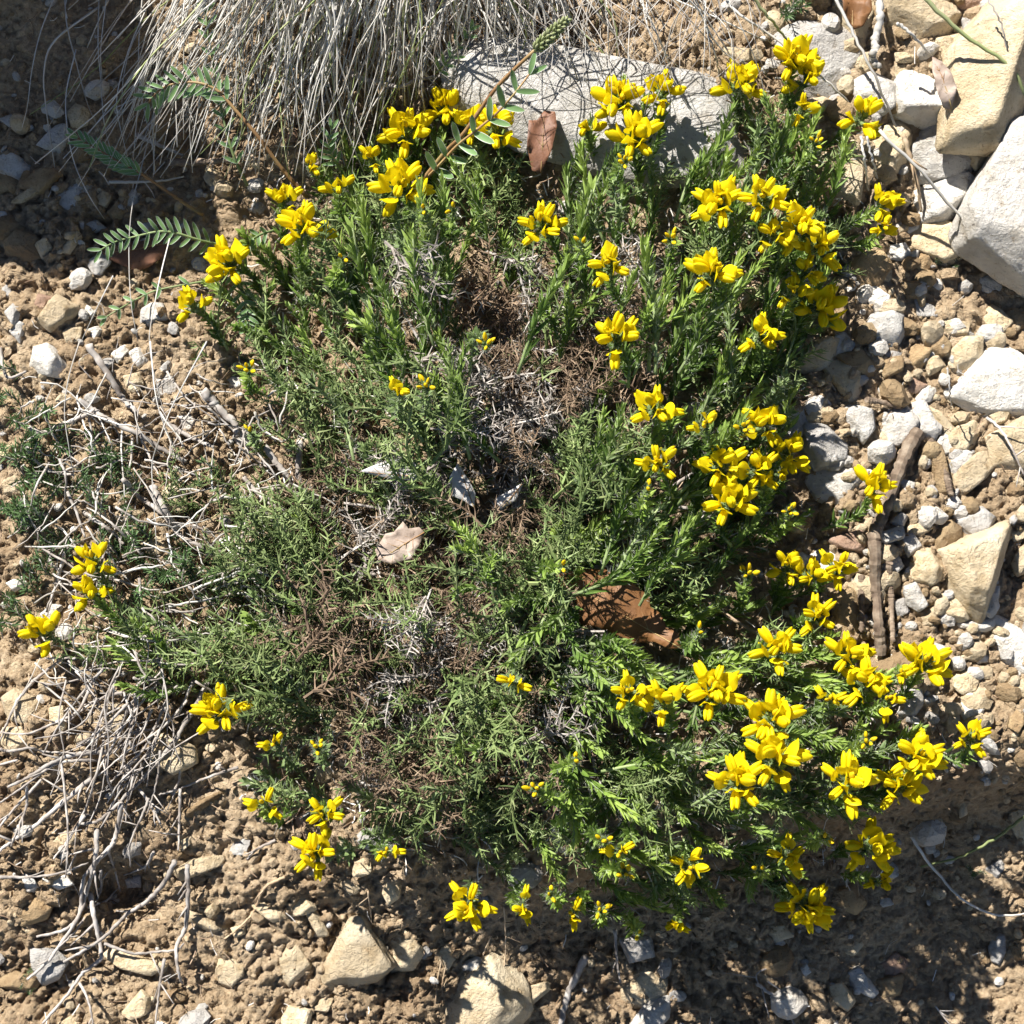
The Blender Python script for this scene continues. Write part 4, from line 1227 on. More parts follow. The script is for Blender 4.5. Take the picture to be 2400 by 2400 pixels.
dead_leaf('dead_leaf', T(1,1,[(870,890),(960,840),(1035,795),(990,900),(900,955)]), 'leaf_white', 'narrow pointed white bleached leaf inside the yellow shrub', .066, -.3, 9)
dead_leaf('dead_leaf', T(1,0,[(670,1590),(740,1570),(790,1640),(780,1750),(700,1780),(670,1700)]), 'oak_dark', 'dark brown leaf sunk deep among dead spines of the shrub', .016, .3, 10)

# ------------------------------------------------------------------ dry grass tussock
tb = full(560, -120)
tus = thing('grass_tussock', at(*tb), 'tussock of pale dry grass spilling down behind the shrub', 'grass')
T0 = at(*tb)
r = random.Random(31)
def blade_line(pts, heights):
    return [at(u, v, h) for (u, v), h in zip(pts, heights)]
def blade_part(P, rad, mat, seed):
    b = MB()
    b.add(*tube([q-T0 for q in P], lambda k: rad*(1-.55*k), 4, .55))
    return b
TR = [(0,0,[(310,-20),(230,180),(180,400),(155,600),(120,740)]),(0,0,[(365,-20),(380,150),(430,350),(500,600),(580,760)]),(0,0,[(560,-10),(555,250),(570,450),(590,700),(640,900)]),
 (0,0,[(430,280),(375,520),(380,720),(420,920),(500,1100),(590,1240)]),(0,0,[(850,0),(740,250),(680,450),(660,600),(690,760),(740,950),(780,1010)]),
 (0,0,[(900,20),(770,200),(705,400),(690,600),(705,800)]),(0,0,[(1120,0),(1010,250),(900,500),(860,700),(800,950),(750,1150),(730,1400),(740,1700),(780,1932)]),
 (0,0,[(560,40),(310,230),(250,400),(260,600),(310,950)]),(0,0,[(960,1350),(910,1550),(870,1750),(845,1932),(880,2150),(950,2412)]),
 (0,1,[(450,0),(390,200),(365,400),(390,600),(420,770)]),(0,1,[(850,0),(880,300),(940,500),(1050,720)]),(0,1,[(1170,0),(1040,240),(960,400),(900,560),(860,700),(870,900),(890,1230)]),
 (0,0,[(640,1560),(560,1720),(460,1932)]),(0,0,[(600,0),(570,300),(590,560)]),(1,0,[(840,0),(930,150),(1050,300),(1150,400)]),(1,0,[(740,0),(860,130),(1000,260),(1080,370)]),
 (1,0,[(1690,0),(1780,180),(1850,350),(1870,450)]),(1,0,[(1500,0),(1510,200),(1520,400)]),(1,0,[(1390,0),(1480,120),(1560,210)])]
nb = 0
for i, (c, rr, pts) in enumerate(TR):
    pp = [tile(c, rr, x, y) for x, y in pts]
    n_ = len(pp)
    hs = [.035*(1-k/(n_-1))**.8+.008+.010*math.sin(math.pi*k/(n_-1)) for k in range(n_)]
    P = curve(blade_line(pp, hs), 22)
    o = part('grass_blade', blade_part(P, .00075, 'straw', i).mesh('grass_blade', [M['straw']], True), tus)
    nb += 1
rest = MB()
def tuss_blade(x0, y0, x1, y1, h0, h1, bow, seed):
    rr = random.Random(seed)
    (u0, v0), (u1, v1) = full(x0, y0), full(x1, y1)
    pts, hs = [], []
    for k in range(5):
        q = k/4
        pts.append((u0+(u1-u0)*q+bow*math.sin(math.pi*q)*60+rr.gauss(0, 9), v0+(v1-v0)*q+rr.gauss(0, 9)))
        hs.append(max(.002, h0*(1-q)**1.2+h1*q+.010*math.sin(math.pi*q)))
    return curve(blade_line(pts, hs), 11)
for i in range(95):
    x0 = r.uniform(850, 1400); x1 = x0+r.uniform(-190, 140)
    P = tuss_blade(x0, r.uniform(-120, -30), x1, r.uniform(60, 250), r.uniform(.04, .08), r.uniform(.022, .05), r.gauss(0, 1.1), 5000+i)
    part('grass_blade', blade_part(P, r.uniform(.0003, .0005), 'straw', i).mesh('grass_blade', [M['twig'] if i % 2 else M['straw']], True), tus)
    nb += 1
for i in range(600):
    # crowns spread along the top edge; blades fall downhill and outwards
    cx = r.uniform(410, 1070) if r.random() < .93 else r.uniform(150, 1350)
    x0 = 620+(cx-620)*.9
    y0 = r.uniform(-330, -50)
    L = r.uniform(220, 640)*(1.0 if cx < 900 else .75)
    ang = (cx-680)/1100+r.gauss(0, .28)
    ang -= .18
    x1, y1 = x0+math.sin(ang)*L+(cx-x0)*.4, y0+math.cos(ang)*L
    lim = 345 if x1 < 720 else 240 if x1 < 930 else 170
    if y1 > lim: y1 = lim-abs(r.gauss(0, 110))
    P = tuss_blade(x0, y0, x1, y1, r.uniform(.02, .11), r.uniform(.004, .055 if x1 < 800 else .03), r.gauss(0, .6), i)
    rad = r.uniform(.00045, .0011)
    if nb < 300:
        mt = M['straw_green'] if r.random() < .12 else M['straw']
        part('grass_blade', blade_part(P, rad, 'straw', i).mesh('grass_blade', [mt], True), tus)
        nb += 1
    else:
        rest.add(*tube([q-T0 for q in P], lambda k: rad*(1-.55*k), 3, .6), 1 if r.random() < .1 else 0)
o = part('grass_thatch', rest.mesh('grass_thatch', [M['straw'], M['straw_green']], True), tus)
o['kind'] = 'stuff'

# ------------------------------------------------------------------ leaning stalks at the far side of the stones
STALKS = [(2,0,[(860,-20),(960,180),(1090,440),(1210,720)],.0011,'straw','long dry stalk leaning over the white stone to a flower head'),
 (2,0,[(1110,740),(1330,950),(1500,1150),(1650,1300),(1790,1450),(1890,1610)],.0011,'straw','long dry stalk running down past the pitted white boulder'),
 (2,0,[(240,0),(350,100),(530,220),(820,460),(940,580)],.0009,'straw','thin dry stalk crossing the flat pale grey slab'),
 (2,0,[(390,-20),(500,110),(620,260)],.0011,'straw_green','green stalk ending behind the uppermost flower head'),
 (2,0,[(1360,-20),(1480,100),(1640,230),(1850,370),(1932,530),(1990,640)],.0014,'straw_green','thick half-green stalk bent across the big tan block'),
 (2,0,[(1220,130),(1310,210),(1400,310)],.0011,'straw','short dry straw below the broad tan stone'),
 (2,0,[(1720,-20),(1800,130),(1840,300),(1850,420)],.0006,'twig','hair-thin dark stalk hanging down the big tan block'),
 (2,0,[(1010,770),(1030,920),(1050,1080)],.0009,'straw','short pale straw standing against the flat tan slab'),
 (2,0,[(1040,780),(1080,930),(1100,1010)],.0008,'straw','pale straw crossing beside the flat tan slab'),
 (2,0,[(120,0),(140,180),(190,330),(215,460)],.0007,'straw','wiry grey straw hanging over the grey-white slab end'),
 (2,2,[(1295,870),(1350,960),(1450,1090),(1560,1210),(1700,1290),(1830,1320),(1990,1300)],.0010,'straw','bowed white wiry stalk across the shaded soil'),
 (2,2,[(1960,740),(1830,840),(1700,920),(1560,990),(1350,1040)],.0011,'straw_green','thin green grass blade leaning into the shaded soil'),
 (2,1,[(1500,150),(1510,280),(1520,380)],.0006,'straw','thin straw standing beside the broad bright white slab')]
for i, (c, rr, pts, rad, mt_, lab) in enumerate(STALKS):
    pp = [tile(c, rr, x, y) for x, y in pts]
    n_ = len(pp)
    hs = [.010+.030*(1-k/(n_-1))+.008*math.sin(math.pi*k/(n_-1)) for k in range(n_)]
    if rr == 2: hs = [.004+.035*math.sin(math.pi*min(1, .15+k/(n_-1)*.7)) for k in range(n_)]
    P = wobble(curve([at(a, b_, h) for (a, b_), h in zip(pp, hs)], 24), .0003, i)
    b = MB(); b.add(*tube([q-P[0] for q in P], lambda k: rad*(1-.4*k), 5))
    solid('dry_stalk', b.mesh('dry_stalk', [M[mt_]], True), P[0], lab, 'stalk')

# ------------------------------------------------------------------ grey dead twigs and roots
def stick(name, pts, rad, mat, label, cat, h=.010, seed=0, group=None, side=True, taper=.5, hs=None):
    n_ = len(pts)
    r_ = random.Random(seed)
    if hs is None: hs = [h*(.6+.8*r_.random()) for _ in range(n_)]
    P = wobble(curve([at(a, b_, hh) for (a, b_), hh in zip(pts, hs)], 7*n_), rad*.13, seed)
    b = MB()
    b.add(*tube([q-P[0] for q in P], lambda k: rad*(1-taper*k)*(1+.10*math.sin(k*9*n_+seed)), 7))
    if side:
        for j in range(r_.choice((1, 2, 3))):
            k = r_.randrange(2, len(P)-2)
            d = (P[k+1]-P[k]).normalized()
            s = (d*.5+Vector((r_.gauss(0, .5), r_.gauss(0, .5), r_.uniform(0, .3)))).normalized()
            l = r_.uniform(.006, .02)
            q = P[k]-P[0]
            b.add(*tube(wobble([q, q+s*l*.5+Vector((0, 0, .001)), q+s*l], rad*.2, seed+j), lambda z: rad*.55*(1-.6*z), 5))
    return solid(name, b.mesh(name, [M[mat]], True), P[0], label, cat, group)
TW = [[(1090,0),(1000,180),(860,260),(700,300),(560,305)],[(1180,0),(1040,250),(950,380),(830,520),(690,660),(560,780),(440,800)],[(600,390),(430,405),(300,450),(150,540),(40,590)],
 [(590,440),(430,440),(300,470),(130,590),(0,680)],[(520,540),(350,680),(200,810),(60,900),(-20,970)],[(610,330),(605,520),(650,640),(690,680)],[(1000,330),(1020,500),(990,600),(900,635)],
 [(690,680),(660,850),(610,950),(480,1100),(450,1300),(380,1390),(210,1440)],[(545,830),(540,1000),(490,1180),(440,1330),(330,1500),(250,1600),(150,1680)],[(610,950),(650,1060),(680,1180)],
 [(990,1010),(930,1130),(840,1230),(720,1310),(600,1430),(500,1500),(360,1580)],[(1060,1030),(1065,1200),(1050,1380),(1000,1500),(1010,1640),(1030,1700)],[(590,1475),(740,1530),(870,1525),(1000,1510),(1040,1475)],
 [(510,1190),(530,1310),(560,1450),(570,1560),(470,1640),(400,1740),(240,1932)],[(870,960),(820,1040),(700,1090)],[(1350,480),(1220,520),(1090,570),(940,630)],[(1610,1100),(1500,1160),(1440,1290),(1370,1370),(1270,1450)],
 [(1560,890),(1460,940),(1400,1000)],[(1020,600),(1015,800),(1010,950)],[(790,600),(850,690),(910,800)],[(0,1100),(150,1100),(330,1080),(500,1020)],[(0,380),(60,385),(170,370),(250,390),(430,400)],
 [(180,0),(100,100),(40,230),(0,330)],[(520,0),(440,160),(280,240),(150,290),(0,280)],[(150,580),(150,700),(100,830),(60,930)],[(570,1060),(560,1200),(430,1400),(330,1500)],[(500,1270),(610,1235)],
 [(930,1560),(900,1750),(880,1940)],[(450,1700),(500,1800),(530,1940)],[(880,20),(740,120),(700,210),(640,330)],[(770,40),(760,180),(720,330),(680,440)],[(860,150),(820,240),(760,280),(640,400)],
 [(950,90),(840,330),(770,420),(700,480)],[(730,330),(800,470),(760,520),(690,560)],[(480,750),(380,900),(300,1000)]]
TWL = {2: 'forked grey twig fanning out low across the soil', 7: 'long bent grey twig reaching down past the hollow', 10: 'thick grey twig arching over the dark hollow', 11: 'grey twig hanging straight down beside the hollow',
       12: 'pale bare twig lying crosswise below the dark hollow', 16: 'thin pale root curving over a small stone below the twigs', 15: 'dark thin twig pointing at the lower shrub shoots', 27: 'thin pale straw-like twig on the lowest soil'}
def twig_label(pts):
    k = len(pts)//2
    u, v = tile(0, 2, *pts[k])
    a = min((q for q in ANCH if q[0] < 800 and q[1] > 1500), key=lambda q: (q[0]-u)**2+(q[1]-v)**2)
    L = sum(math.hypot(pts[j+1][0]-pts[j][0], pts[j+1][1]-pts[j][1]) for j in range(len(pts)-1))
    return f"{'long' if L > 560 else 'mid-length' if L > 330 else 'short'} thin grey dead twig near the {a[2]}"
for i, pts in enumerate(TW):
    lab = TWL.get(i)
    rad = (.0016 if i in (1, 2, 4, 7, 8, 10, 11, 13) else .0010)
    stick('dead_twig', [tile(0, 2, x, y) for x, y in pts], rad, 'twig' if i != 16 else 'rootlet', lab or twig_label(pts), 'twig', .010 if i not in (16, 17) else .003, 300+i, None if lab else twig_label(pts).replace('twig', 'twigs', 1))
rt = random.Random(321)
for i in range(46):                     # the finer ends of the tangle, fanning out from the shrub's edge
    a = rt.gauss(2.05, .42)
    q = rt.random()**.8
    x0, y0 = 330-rt.uniform(0, 250)*q+rt.gauss(0, 40), 1265+rt.uniform(0, 300)*q+rt.gauss(0, 25)
    L = rt.uniform(60, 230)
    pts = []
    for k in range(4):
        pts.append(((x0)*Z*2.415, (y0*Z-1600)*2.415))
        a += rt.gauss(0, .28)
        x0 += math.cos(a)*L/3; y0 += math.sin(a)*L/3
    lb = twig_label(pts)
    stick('dead_twig', [tile(0, 2, x, y) for x, y in pts], rt.uniform(.0005, .0010), 'twig', lb, 'twig', rt.uniform(.006, .018), 800+i, lb.replace('twig', 'twigs', 1))
# dark roots with ringed bark in the rubble
def bark(pts, rad, label, seed):
    P = wobble(curve([at(*tile(2, 1, x, y), .004+rad*.9) for x, y in pts], 70), rad*.06, seed)
    r_ = random.Random(seed)
    b = MB()
    ph = [r_.random() for _ in range(70)]
    b.add(*tube([q-P[0] for q in P], lambda k: rad*(1.1-.35*k)*(1+.20*(ph[int(k*69)]-.5)+.10*math.sin(k*13+seed)), 9))
    solid('root', b.mesh('root', [M['root']], False), P[0], label, 'root')
bark([(1330,510),(1270,620),(1220,750),(1150,950),(1090,1080),(1090,1200),(1090,1400),(1110,1600),(1120,1770)], .0040, 'thick dark root with ringed bark running down through the rubble', 1)
bark([(1170,1250),(1180,1450),(1190,1700)], .0017, 'thin dark root hanging parallel to the thick ringed root', 2)
bark([(1010,1330),(1012,1480),(1010,1640)], .0020, 'short dark root between the thick ringed root and the shrub', 3)
bark([(1400,560),(1470,700),(1520,870)], .0024, 'dark root fork half buried among stones uphill of the thick one', 4)
bark([(1045,330),(1130,345),(1240,375)], .0017, 'short grey root stub lying across stones above the thick root', 5)
kn = [(1110,-10),(1120,90),(1095,200),(1085,280),(1070,330),(1110,385)]
stick('knotted_stem', [tile(2, 0, x, y) for x, y in kn], .0024, 'straw', 'thick knotted tan stem among the upper stones', 'stem', .016, 9, side=False, taper=.1, hs=[.016, .018, .018, .016, .014, .010])
stick('dead_twig', [tile(2, 0, x, y) for x, y in [(1250,760),(1290,900),(1330,1050),(1350,1200)]], .0016, 'rootlet', 'brown twig leaning against the tan rounded stone', 'twig', .014, 10)
stick('dead_twig', [tile(2, 1, x, y) for x, y in [(1720,430),(1800,500),(1870,620),(1932,760)]], .0010, 'twig', 'dark forked twig lying across the large cream slab', 'twig', .014, 11)
stick('dead_twig', [tile(1, 2, x, y) for x, y in [(1390,1550),(1290,1740),(1240,1932),(1230,2000)]], .0026, 'twig', 'stout grey stick half sunk in the shaded soil', 'twig', .004, 12, side=False)
stick('dead_twig', [tile(1, 2, x, y) for x, y in [(1550,1400),(1560,1580),(1580,1700)]], .0011, 'twig', 'thin grey stick standing beside the squarish dull stone', 'twig', .010, 13)
stick('dead_twig', [tile(1, 0, x, y) for x, y in [(20,390),(100,440),(240,470),(330,490),(440,450),(530,435),(650,430),(790,405)]], .0016, 'twig', 'bleached crooked twig lying across the tussock foot', 'twig', .030, 14)
stick('dead_twig', [tile(0, 0, x, y) for x, y in [(1540,-20),(1560,180),(1650,240),(1740,330),(1800,420)]], .0022, 'root', 'dark crooked branch sunk in the dry tussock', 'twig', .020, 15)
stick('dead_twig', [tile(0, 0, x, y) for x, y in [(960,920),(1150,915),(1330,900),(1480,860)]], .0024, 'root', 'dark branch lying across the foot of the tussock', 'twig', .014, 16)
stick('dead_twig', [tile(0, 0, x, y) for x, y in [(620,1030),(780,1030),(900,1025),(1040,1000)]], .0010, 'straw', 'pale straight straw lying below the tussock', 'twig', .012, 17, side=False)
stick('dead_twig', [tile(0, 0, x, y) for x, y in [(770,760),(900,820),(1040,880)]], .0016, 'twig', 'flaky grey stick leaning into the tussock foot', 'twig', .018, 18, side=False)
for i, pts in enumerate([[(920,1270),(930,1480),(910,1750)],[(570,1560),(545,1680),(530,1830)],[(600,1560),(570,1720),(585,1800)],[(150,1180),(170,1350),(160,1500)],[(850,1430),(800,1560),(830,1640)],[(990,1830),(960,1932)]]):
    stick('rootlet', [tile(1, 2, x, y) for x, y in pts], .0005, 'rootlet', 'hair-thin pale rootlet hanging from the soil below the shrub', 'root', .004, 40+i, 'rootlets below the shrub', side=True)
for i, pts in enumerate([[(420,1700),(480,1750),(540,1780),(590,1850),(630,1932)],[(480,1690),(600,1770)],[(490,1610),(420,1650),(430,1720)],[(1430,1830),(1500,1920),(1540,1960)]]):
    stick('root', [tile(2, 2, x, y) for x, y in pts], .0012 if i == 0 else .0006, 'twig', 'grey bent root showing in the shaded soil' if i == 0 else 'fine grey root showing in the shaded soil', 'root', .004, 50+i, None if i == 0 else 'fine roots in the shaded soil')

# ------------------------------------------------------------------ the low needle-leaved mat
mat0 = at(*full(180, 930))
mat_plant = thing('dwarf_shrub', mat0, 'low mat of dark green needle leaves on bare grey branches', 'shrub')
BR = [([(440,330),(540,400),(640,460),(780,520),(900,600),(1050,680)],.0020),([(500,20),(620,200),(700,330),(780,400)],.0022),([(160,490),(240,520),(350,470),(480,420),(530,390)],.0016),([(950,470),(1080,540),(1210,600)],.0016),
 ([(1150,280),(1230,370),(1330,470),(1340,540)],.0030),([(700,780),(790,880),(860,930),(950,1000),(1010,1090),(1110,1150),(1210,1210)],.0016),([(860,830),(930,950),(1000,1060)],.0030),([(480,970),(580,1040),(650,1090),(700,1150)],.0013),
 ([(1440,840),(1560,835),(1690,830)],.0014),([(1500,600),(1600,730),(1660,810)],.0022),([(380,850),(430,960),(480,1110)],.0011),([(790,1340),(810,1500),(960,1530),(1110,1530)],.0010),([(180,1932),(280,1850),(360,1790)],.0011),
 ([(280,1200),(300,1270),(400,1320)],.0012),([(370,1190),(310,1400),(260,1560)],.0012),([(500,400),(520,560),(500,710)],.0008),([(750,540),(740,680),(710,760)],.0008),([(780,500),(840,640),(900,760)],.0009),
 ([(0,40),(40,200),(150,170)],.0012),([(1700,560),(1690,760),(1760,880),(1850,960)],.0022),([(1480,930),(1560,1050),(1740,1230)],.0016),([(1380,770),(1500,900),(1620,960)],.0014),([(150,600),(250,720),(420,760)],.0012)]
for i, (pts, rad) in enumerate(BR):
    r_ = random.Random(700+i)
    P = wobble(curve([at(*tile(0, 1, x, y), .006+.010*r_.random()) for x, y in pts], 7*len(pts)), rad*.13, i)
    b = MB(); b.add(*tube([q-mat0 for q in P], lambda k: rad*(1-.4*k)*(1+.10*math.sin(k*41+i)), 7))
    part('branch', b.mesh('branch', [M['twig']], True), mat_plant)
for i in range(230):
    r_ = random.Random(1700+i)
    x0, y0 = r_.uniform(60, 560), r_.uniform(700, 1290)
    a = r_.gauss(.6, .8) if r_.random() < .6 else r_.uniform(0, 6.28); L = r_.uniform(50, 150)
    x1, y1 = x0+math.cos(a)*L, y0+math.sin(a)*L
    if x1 < -40: continue
    P = curve([at(*full(x0, y0), r_.uniform(.006, .022)), at(*full((x0+x1)/2+r_.gauss(0, 12), (y0+y1)/2+r_.gauss(0, 12)), r_.uniform(.008, .026)), at(*full(x1, y1), r_.uniform(.003, .016))], 10)
    rad = r_.uniform(.0003, .0009)
    b = MB(); b.add(*tube([q-mat0 for q in wobble(P, .0004, i)], lambda k: rad*(1-.5*k), 5))
    part('branch', b.mesh('branch', [M['twig'] if i % 3 else M['straw']], True), mat_plant)
def needle_sprig(seed):
    r_ = random.Random(seed)
    b = MB(); L = .020
    ln = curve([Vector((0, 0, 0)), Vector((r_.gauss(0, .002), r_.gauss(0, .002), L*.5)), Vector((0, 0, L))], 6)
    b.add(*tube(ln, .0005, 4), 0)
    for i in range(34):
        k = .1+.9*i/34; x = k*5; j = min(4, int(x)); p = ln[j].lerp(ln[j+1], x-j)
        a = i*2.4; el = r_.uniform(.5, 1.15)*(1 if k < .8 else .6)
        d = Vector((math.cos(a)*math.sin(el), math.sin(a)*math.sin(el), math.cos(el)))
        blade_leaf(b, p, d, d.cross(Vector((0, 0, 1))).normalized(), r_.uniform(.005, .0085), .00055, 1)
    return b.mesh('sprig', [M['twig'], M['needle']])
SPR = [needle_sprig(730+i) for i in range(5)]
r = random.Random(55)
spots = [(20,740),(60,790),(40,820),(110,800),(150,840),(180,890),(60,960),(210,870),(250,900),(20,900),(70,870),(330,900),(260,1010),(20,970),(90,1030),(150,1010),(200,1040),(250,1060),(310,1080),(340,1040),(30,1130),(380,1090),(280,1130)]
for i in range(120):
    x, y = r.choice(spots)
    x += r.gauss(0, 26); y += r.gauss(0, 24)
    if x < -60 or x > 430: continue
    tip = at(*full(x, y), r.uniform(.008, .022))
    d = (UP*.5+Vector((r.gauss(-.1, .6), r.gauss(.3, .5), .3))).normalized()
    base = tip-d*.018
    base.z = max(base.z, gh(base.x, base.y)+.001)
    k = (tip-base).length/.020
    part('sprig', r.choice(SPR), mat_plant, Matrix.Translation(base-mat0) @ aim(tip-base, r.uniform(0, 6.28)) @ Matrix.Scale(max(.6, k), 4))
# stray sprigs of the same kind elsewhere
for (x, y, lab) in [(1890,305,'stray dark needle sprig lying across the pitted white boulder'),(1480,20,'tuft of dark needle leaves at the top of the scree'),(45,1850,'tiny green seedling tuft in the soil by the twigs'),(1835,1650,'tiny pale seedling in the shaded soil below the shrub'),(1790,500,'tiny reddish green rosette in crumbly earth below the chunky stone')]:
    p = at(*full(x, y), .002)
    t_ = thing('seedling', p, lab, 'seedling')
    for k in range(4):
        d = (UP*.5+Vector((-.5 if x > 1850 else r.gauss(0, .6), r.gauss(0, .4), .4))).normalized()
        part('sprig', r.choice(SPR), t_, Matrix.Translation(Vector((r.gauss(0, .003), r.gauss(0, .003), 0))) @ aim(d, k) @ Matrix.Scale(.8 if x > 1850 or y < 100 else .35, 4))

# ------------------------------------------------------------------ herbs with feathery leaves
def leaflet_mesh(seed):
    r_ = random.Random(seed)
    b = MB()
    L, W = .013, .00135
    n_ = 8
    v, f, mi = [], [], []
    for i in range(n_+1):
        k = i/n_
        w = W*math.sin(math.pi*min(1, .06+.90*k))**.55*(1 if k < 1 else .2)
        for q in (-1, -.84, 0, .84, 1):
            v.append(Vector((w*q, L*k, abs(q)*w*.35+.0008*math.sin(k*3+seed))))
    for i in range(n_):
        for j in range(4):
            f.append((i*5+j, i*5+j+1, (i+1)*5+j+1, (i+1)*5+j)); mi.append(1 if j in (0, 3) else 0)
    me = mesh('leaflet', v, f, [M['leaflet'], M['leaflet_rim']], True, mi)
    return me
LEAFLETS = [leaflet_mesh(i) for i in range(4)]
def frond(parent, p0, pts, n_pairs, start, Ls, rad, hs, mat='red_stem', sides=(1, -1), ang=1.0, seed=0, wide=1.1):
    r_ = random.Random(seed)
    P = curve([at(u, v, h) for (u, v), h in zip(pts, hs)], 40)
    b = MB(); b.add(*tube([q-p0 for q in P], lambda k: rad*(1-.55*k), 6))
    fr = part('frond', b.mesh('frond', [M[mat]], True), parent)
    for i in range(n_pairs):
        k = start+(1-start)*(i/max(1, n_pairs-1))
        x = k*38; j = min(38, int(x)); p = P[j].lerp(P[j+1], min(1, x-j))
        tg = (P[j+1]-P[j]).normalized()
        view = (cam_pos-p).normalized()
        sd = tg.cross(view).normalized()
        for s in sides:
            a = ang*r_.uniform(.85, 1.1)*(1 if k < .96 else .5)
            y_ = (tg*math.cos(a)+sd*s*math.sin(a)+view*r_.uniform(-.1, .35)).normalized()
            x_ = y_.cross(view).normalized(); z_ = x_.cross(y_)
            l = Ls*r_.uniform(.85, 1.1)*(1-.25*k)/.013
            mm = Matrix((x_, y_, z_)).transposed().to_4x4()
            part('leaflet', r_.choice(LEAFLETS), fr, Matrix.Translation(p-p0) @ mm @ Matrix.Diagonal((max(.8, min(1.5, l))*wide, l, 1, 1)))
    return fr
hb = tile(0, 0, 1500, 1200)
h0 = at(*hb)
herb = thing('feathery_herb', h0, 'feathery herb with arching fronds of narrow silvery-edged leaflets beside the tussock', 'herb')
def TT(c, r_, pts): return [tile(c, r_, x, y) for x, y in pts]
frond(herb, h0, TT(0,0,[(1740,1120),(1600,960),(1450,760),(1330,620),(1240,520),(1150,475),(1050,465),(950,485),(880,530),(830,600)]), 12, .40, .0150, .0013, [.03,.04,.05,.058,.062,.064,.064,.062,.058,.052], seed=1, ang=.85)
frond(herb, h0, TT(0,0,[(1150,1220),(1000,1120),(870,1030),(760,960),(680,920),(560,850),(420,770)]), 13, .45, .0125, .0012, [.008,.02,.03,.036,.04,.042,.042], seed=2, ang=.55)
frond(herb, h0, TT(0,0,[(1260,1390),(1130,1360),(1000,1320),(900,1310),(760,1340),(650,1370),(560,1420)]), 14, .10, .0115, .0010, [.012,.022,.028,.030,.030,.028,.024], 'stem', seed=3, ang=1.0)
frond(herb, h0, TT(0,0,[(1230,1580),(1110,1600),(900,1640),(800,1680),(690,1740),(590,1800)]), 6, .25, .0085, .0008, [.010,.014,.018,.018,.016,.010], 'stem', seed=4, ang=.9)
frond(herb, h0, TT(0,0,[(1300,1500),(1360,1620),(1395,1740),(1400,1820),(1410,1890)]), 9, .1, .0095, .0008, [.02,.022,.022,.02,.016], 'stem', seed=5, ang=1.1)
frond(herb, h0, TT(0,0,[(1400,1050),(1330,900),(1270,700),(1240,540),(1200,320),(1170,130),(1160,-30)]), 12, .15, .0100, .0011, [.02,.035,.045,.052,.056,.06,.06], 'stem', seed=6, ang=.8)
frond(herb, h0, TT(0,0,[(1930,960),(1890,900),(1860,830),(1880,720)]), 6, .2, .0100, .0009, [.03,.04,.045,.048], 'stem', seed=7, ang=.8)
frond(herb, h0, TT(0,0,[(1560,1300),(1470,1330),(1400,1380),(1380,1450)]), 6, .2, .0080, .0008, [.02,.026,.028,.026], 'stem', seed=8, ang=1.0)
s0p = at(*tile(1, 0, 430, 1060))
sp_h = thing('spiked_herb', s0p, 'tall herb stalk with a budding spike leaning over the yellow flowers', 'herb')
P = curve([at(u, v, h) for (u, v), h in zip(TT(1,0,[(430,1060),(590,860),(690,760),(830,560),(920,450),(1100,280)]), [.03,.06,.075,.09,.098,.105])], 20)
b = MB(); b.add(*tube([q-s0p for q in P], lambda k: .0014-.0004*k, 7)); part('stalk', b.mesh('stalk', [M['red_stem']], True), sp_h)
A, B = at(*tile(1, 0, 1095, 285), .105), at(*tile(1, 0, 1275, 112), .115)
b = MB()
r = random.Random(8)
for i in range(60):
    k = i/60
    w = .0034*math.sin(math.pi*(.18+.80*k))**.7
    ax_ = (B-A).normalized(); n1 = ax_.orthogonal().normalized(); n2 = ax_.cross(n1)
    a = i*2.4
    o_ = n1*math.cos(a)+n2*math.sin(a)
    c_ = A.lerp(B, k)+o_*w*.55-s0p
    petal_pod(b, c_, (ax_*.85+o_*.5).normalized(), o_, .0045*(1-.35*k), .0009, .0010, 0)
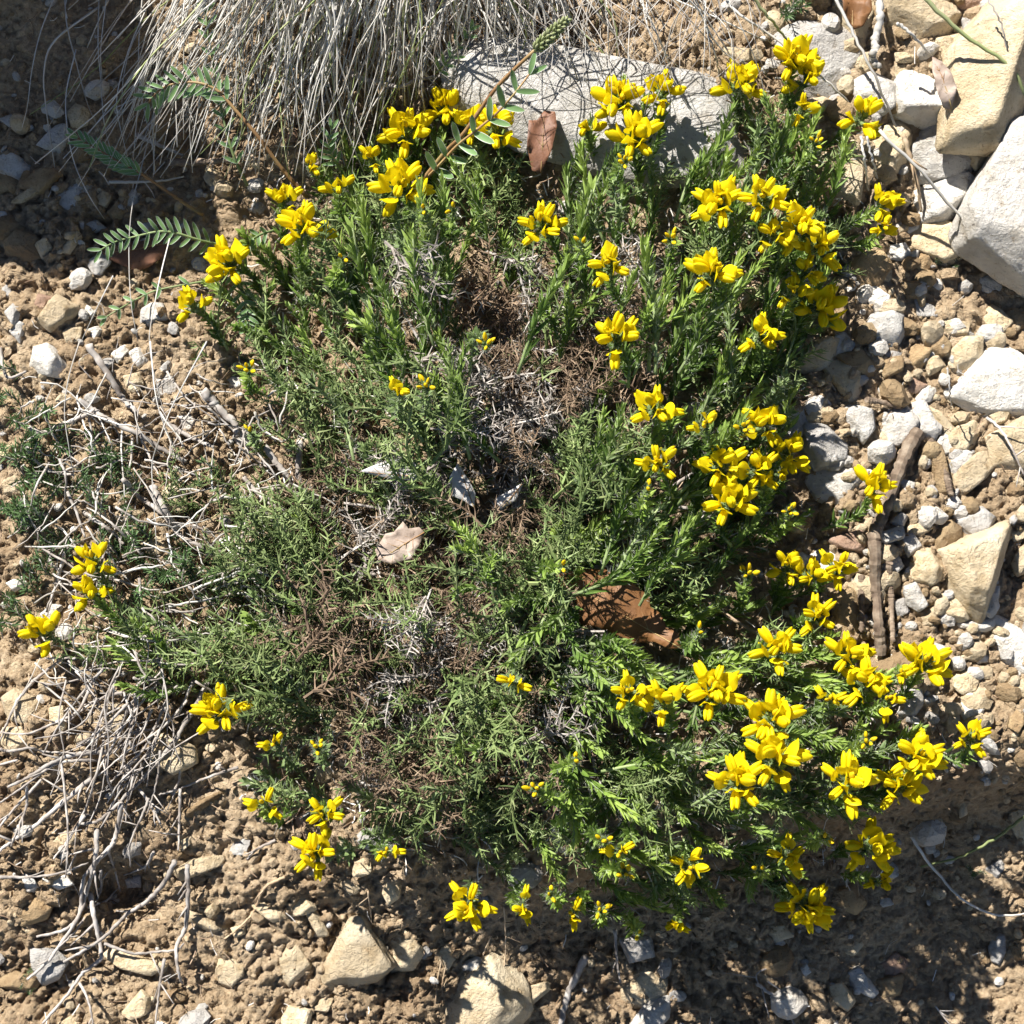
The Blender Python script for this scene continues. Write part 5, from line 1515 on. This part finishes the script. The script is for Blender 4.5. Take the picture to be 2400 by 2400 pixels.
b.add(*tube([A-s0p, (A+B)/2-s0p, B-s0p], lambda k: .0012*(1-.7*k), 6))
part('flower_spike', b.mesh('flower_spike', [M['spike']], True), sp_h)
frond(sp_h, s0p, TT(1,0,[(470,1020),(560,930),(650,830),(760,740),(880,640),(980,530),(1080,400)]), 8, .12, .0165, .0011, [.035,.06,.075,.086,.092,.098,.10], 'red_stem', seed=21, ang=.95, wide=1.35)
frond(sp_h, s0p, TT(1,0,[(530,420),(570,380),(620,320),(690,230),(740,160)]), 6, .15, .0100, .0008, [.03,.036,.04,.044,.046], 'stem', seed=22, ang=.8)

# ------------------------------------------------------------------ litter of dry spines and straw on the soil
g = random.Random(77)
b = MB()
k = 0
while k < 5200:
    u, v = g.uniform(-100, 2500), g.uniform(-100, 2500)
    ins = inside(u, v)
    x, y = u/Z, v/Z
    w = .95 if ins else .22 if x < 560 else .08
    if g.random() > w: continue
    p = at(u, v, g.uniform(.0005, .006 if not ins else .016))
    a = g.uniform(0, 6.28)
    d = Vector((math.cos(a), math.sin(a), g.gauss(0, .25))).normalized()
    L = g.uniform(.003, .012)
    rr_ = g.uniform(.0002, .0005)*(1 if ins else .7)
    bow = Vector((g.gauss(0, 1), g.gauss(0, 1), g.gauss(0, .3)))*L*.08
    b.add(*tube([p-d*L*.5, p+bow, p+d*L*.5], rr_, 3), 0 if g.random() < (.7 if ins else .85) else 1)
    k += 1
o = solid('plant_litter', b.mesh('plant_litter', [M['dead'], M['straw']]), Vector((0, 0, 0)), 'litter of dry brown spines and straw bits on the soil', 'litter')
o['kind'] = 'stuff'
# small shells
for (x, y, lab) in [(1862, 1370, 'tiny white snail shell on the soil below the shrub')]:
    p = at(*tile(0, 2, x, y), .002)
    bb = MB()
    sp = [Vector((math.cos(q*.5)*(.0014-.00004*q), math.sin(q*.5)*(.0014-.00004*q), q*.00012)) for q in range(30)]
    bb.add(*tube(sp, lambda k: .0013*(1-.85*k), 8))
    solid('snail_shell', bb.mesh('snail_shell', [M['leaf_white']], True), p, lab, 'shell')
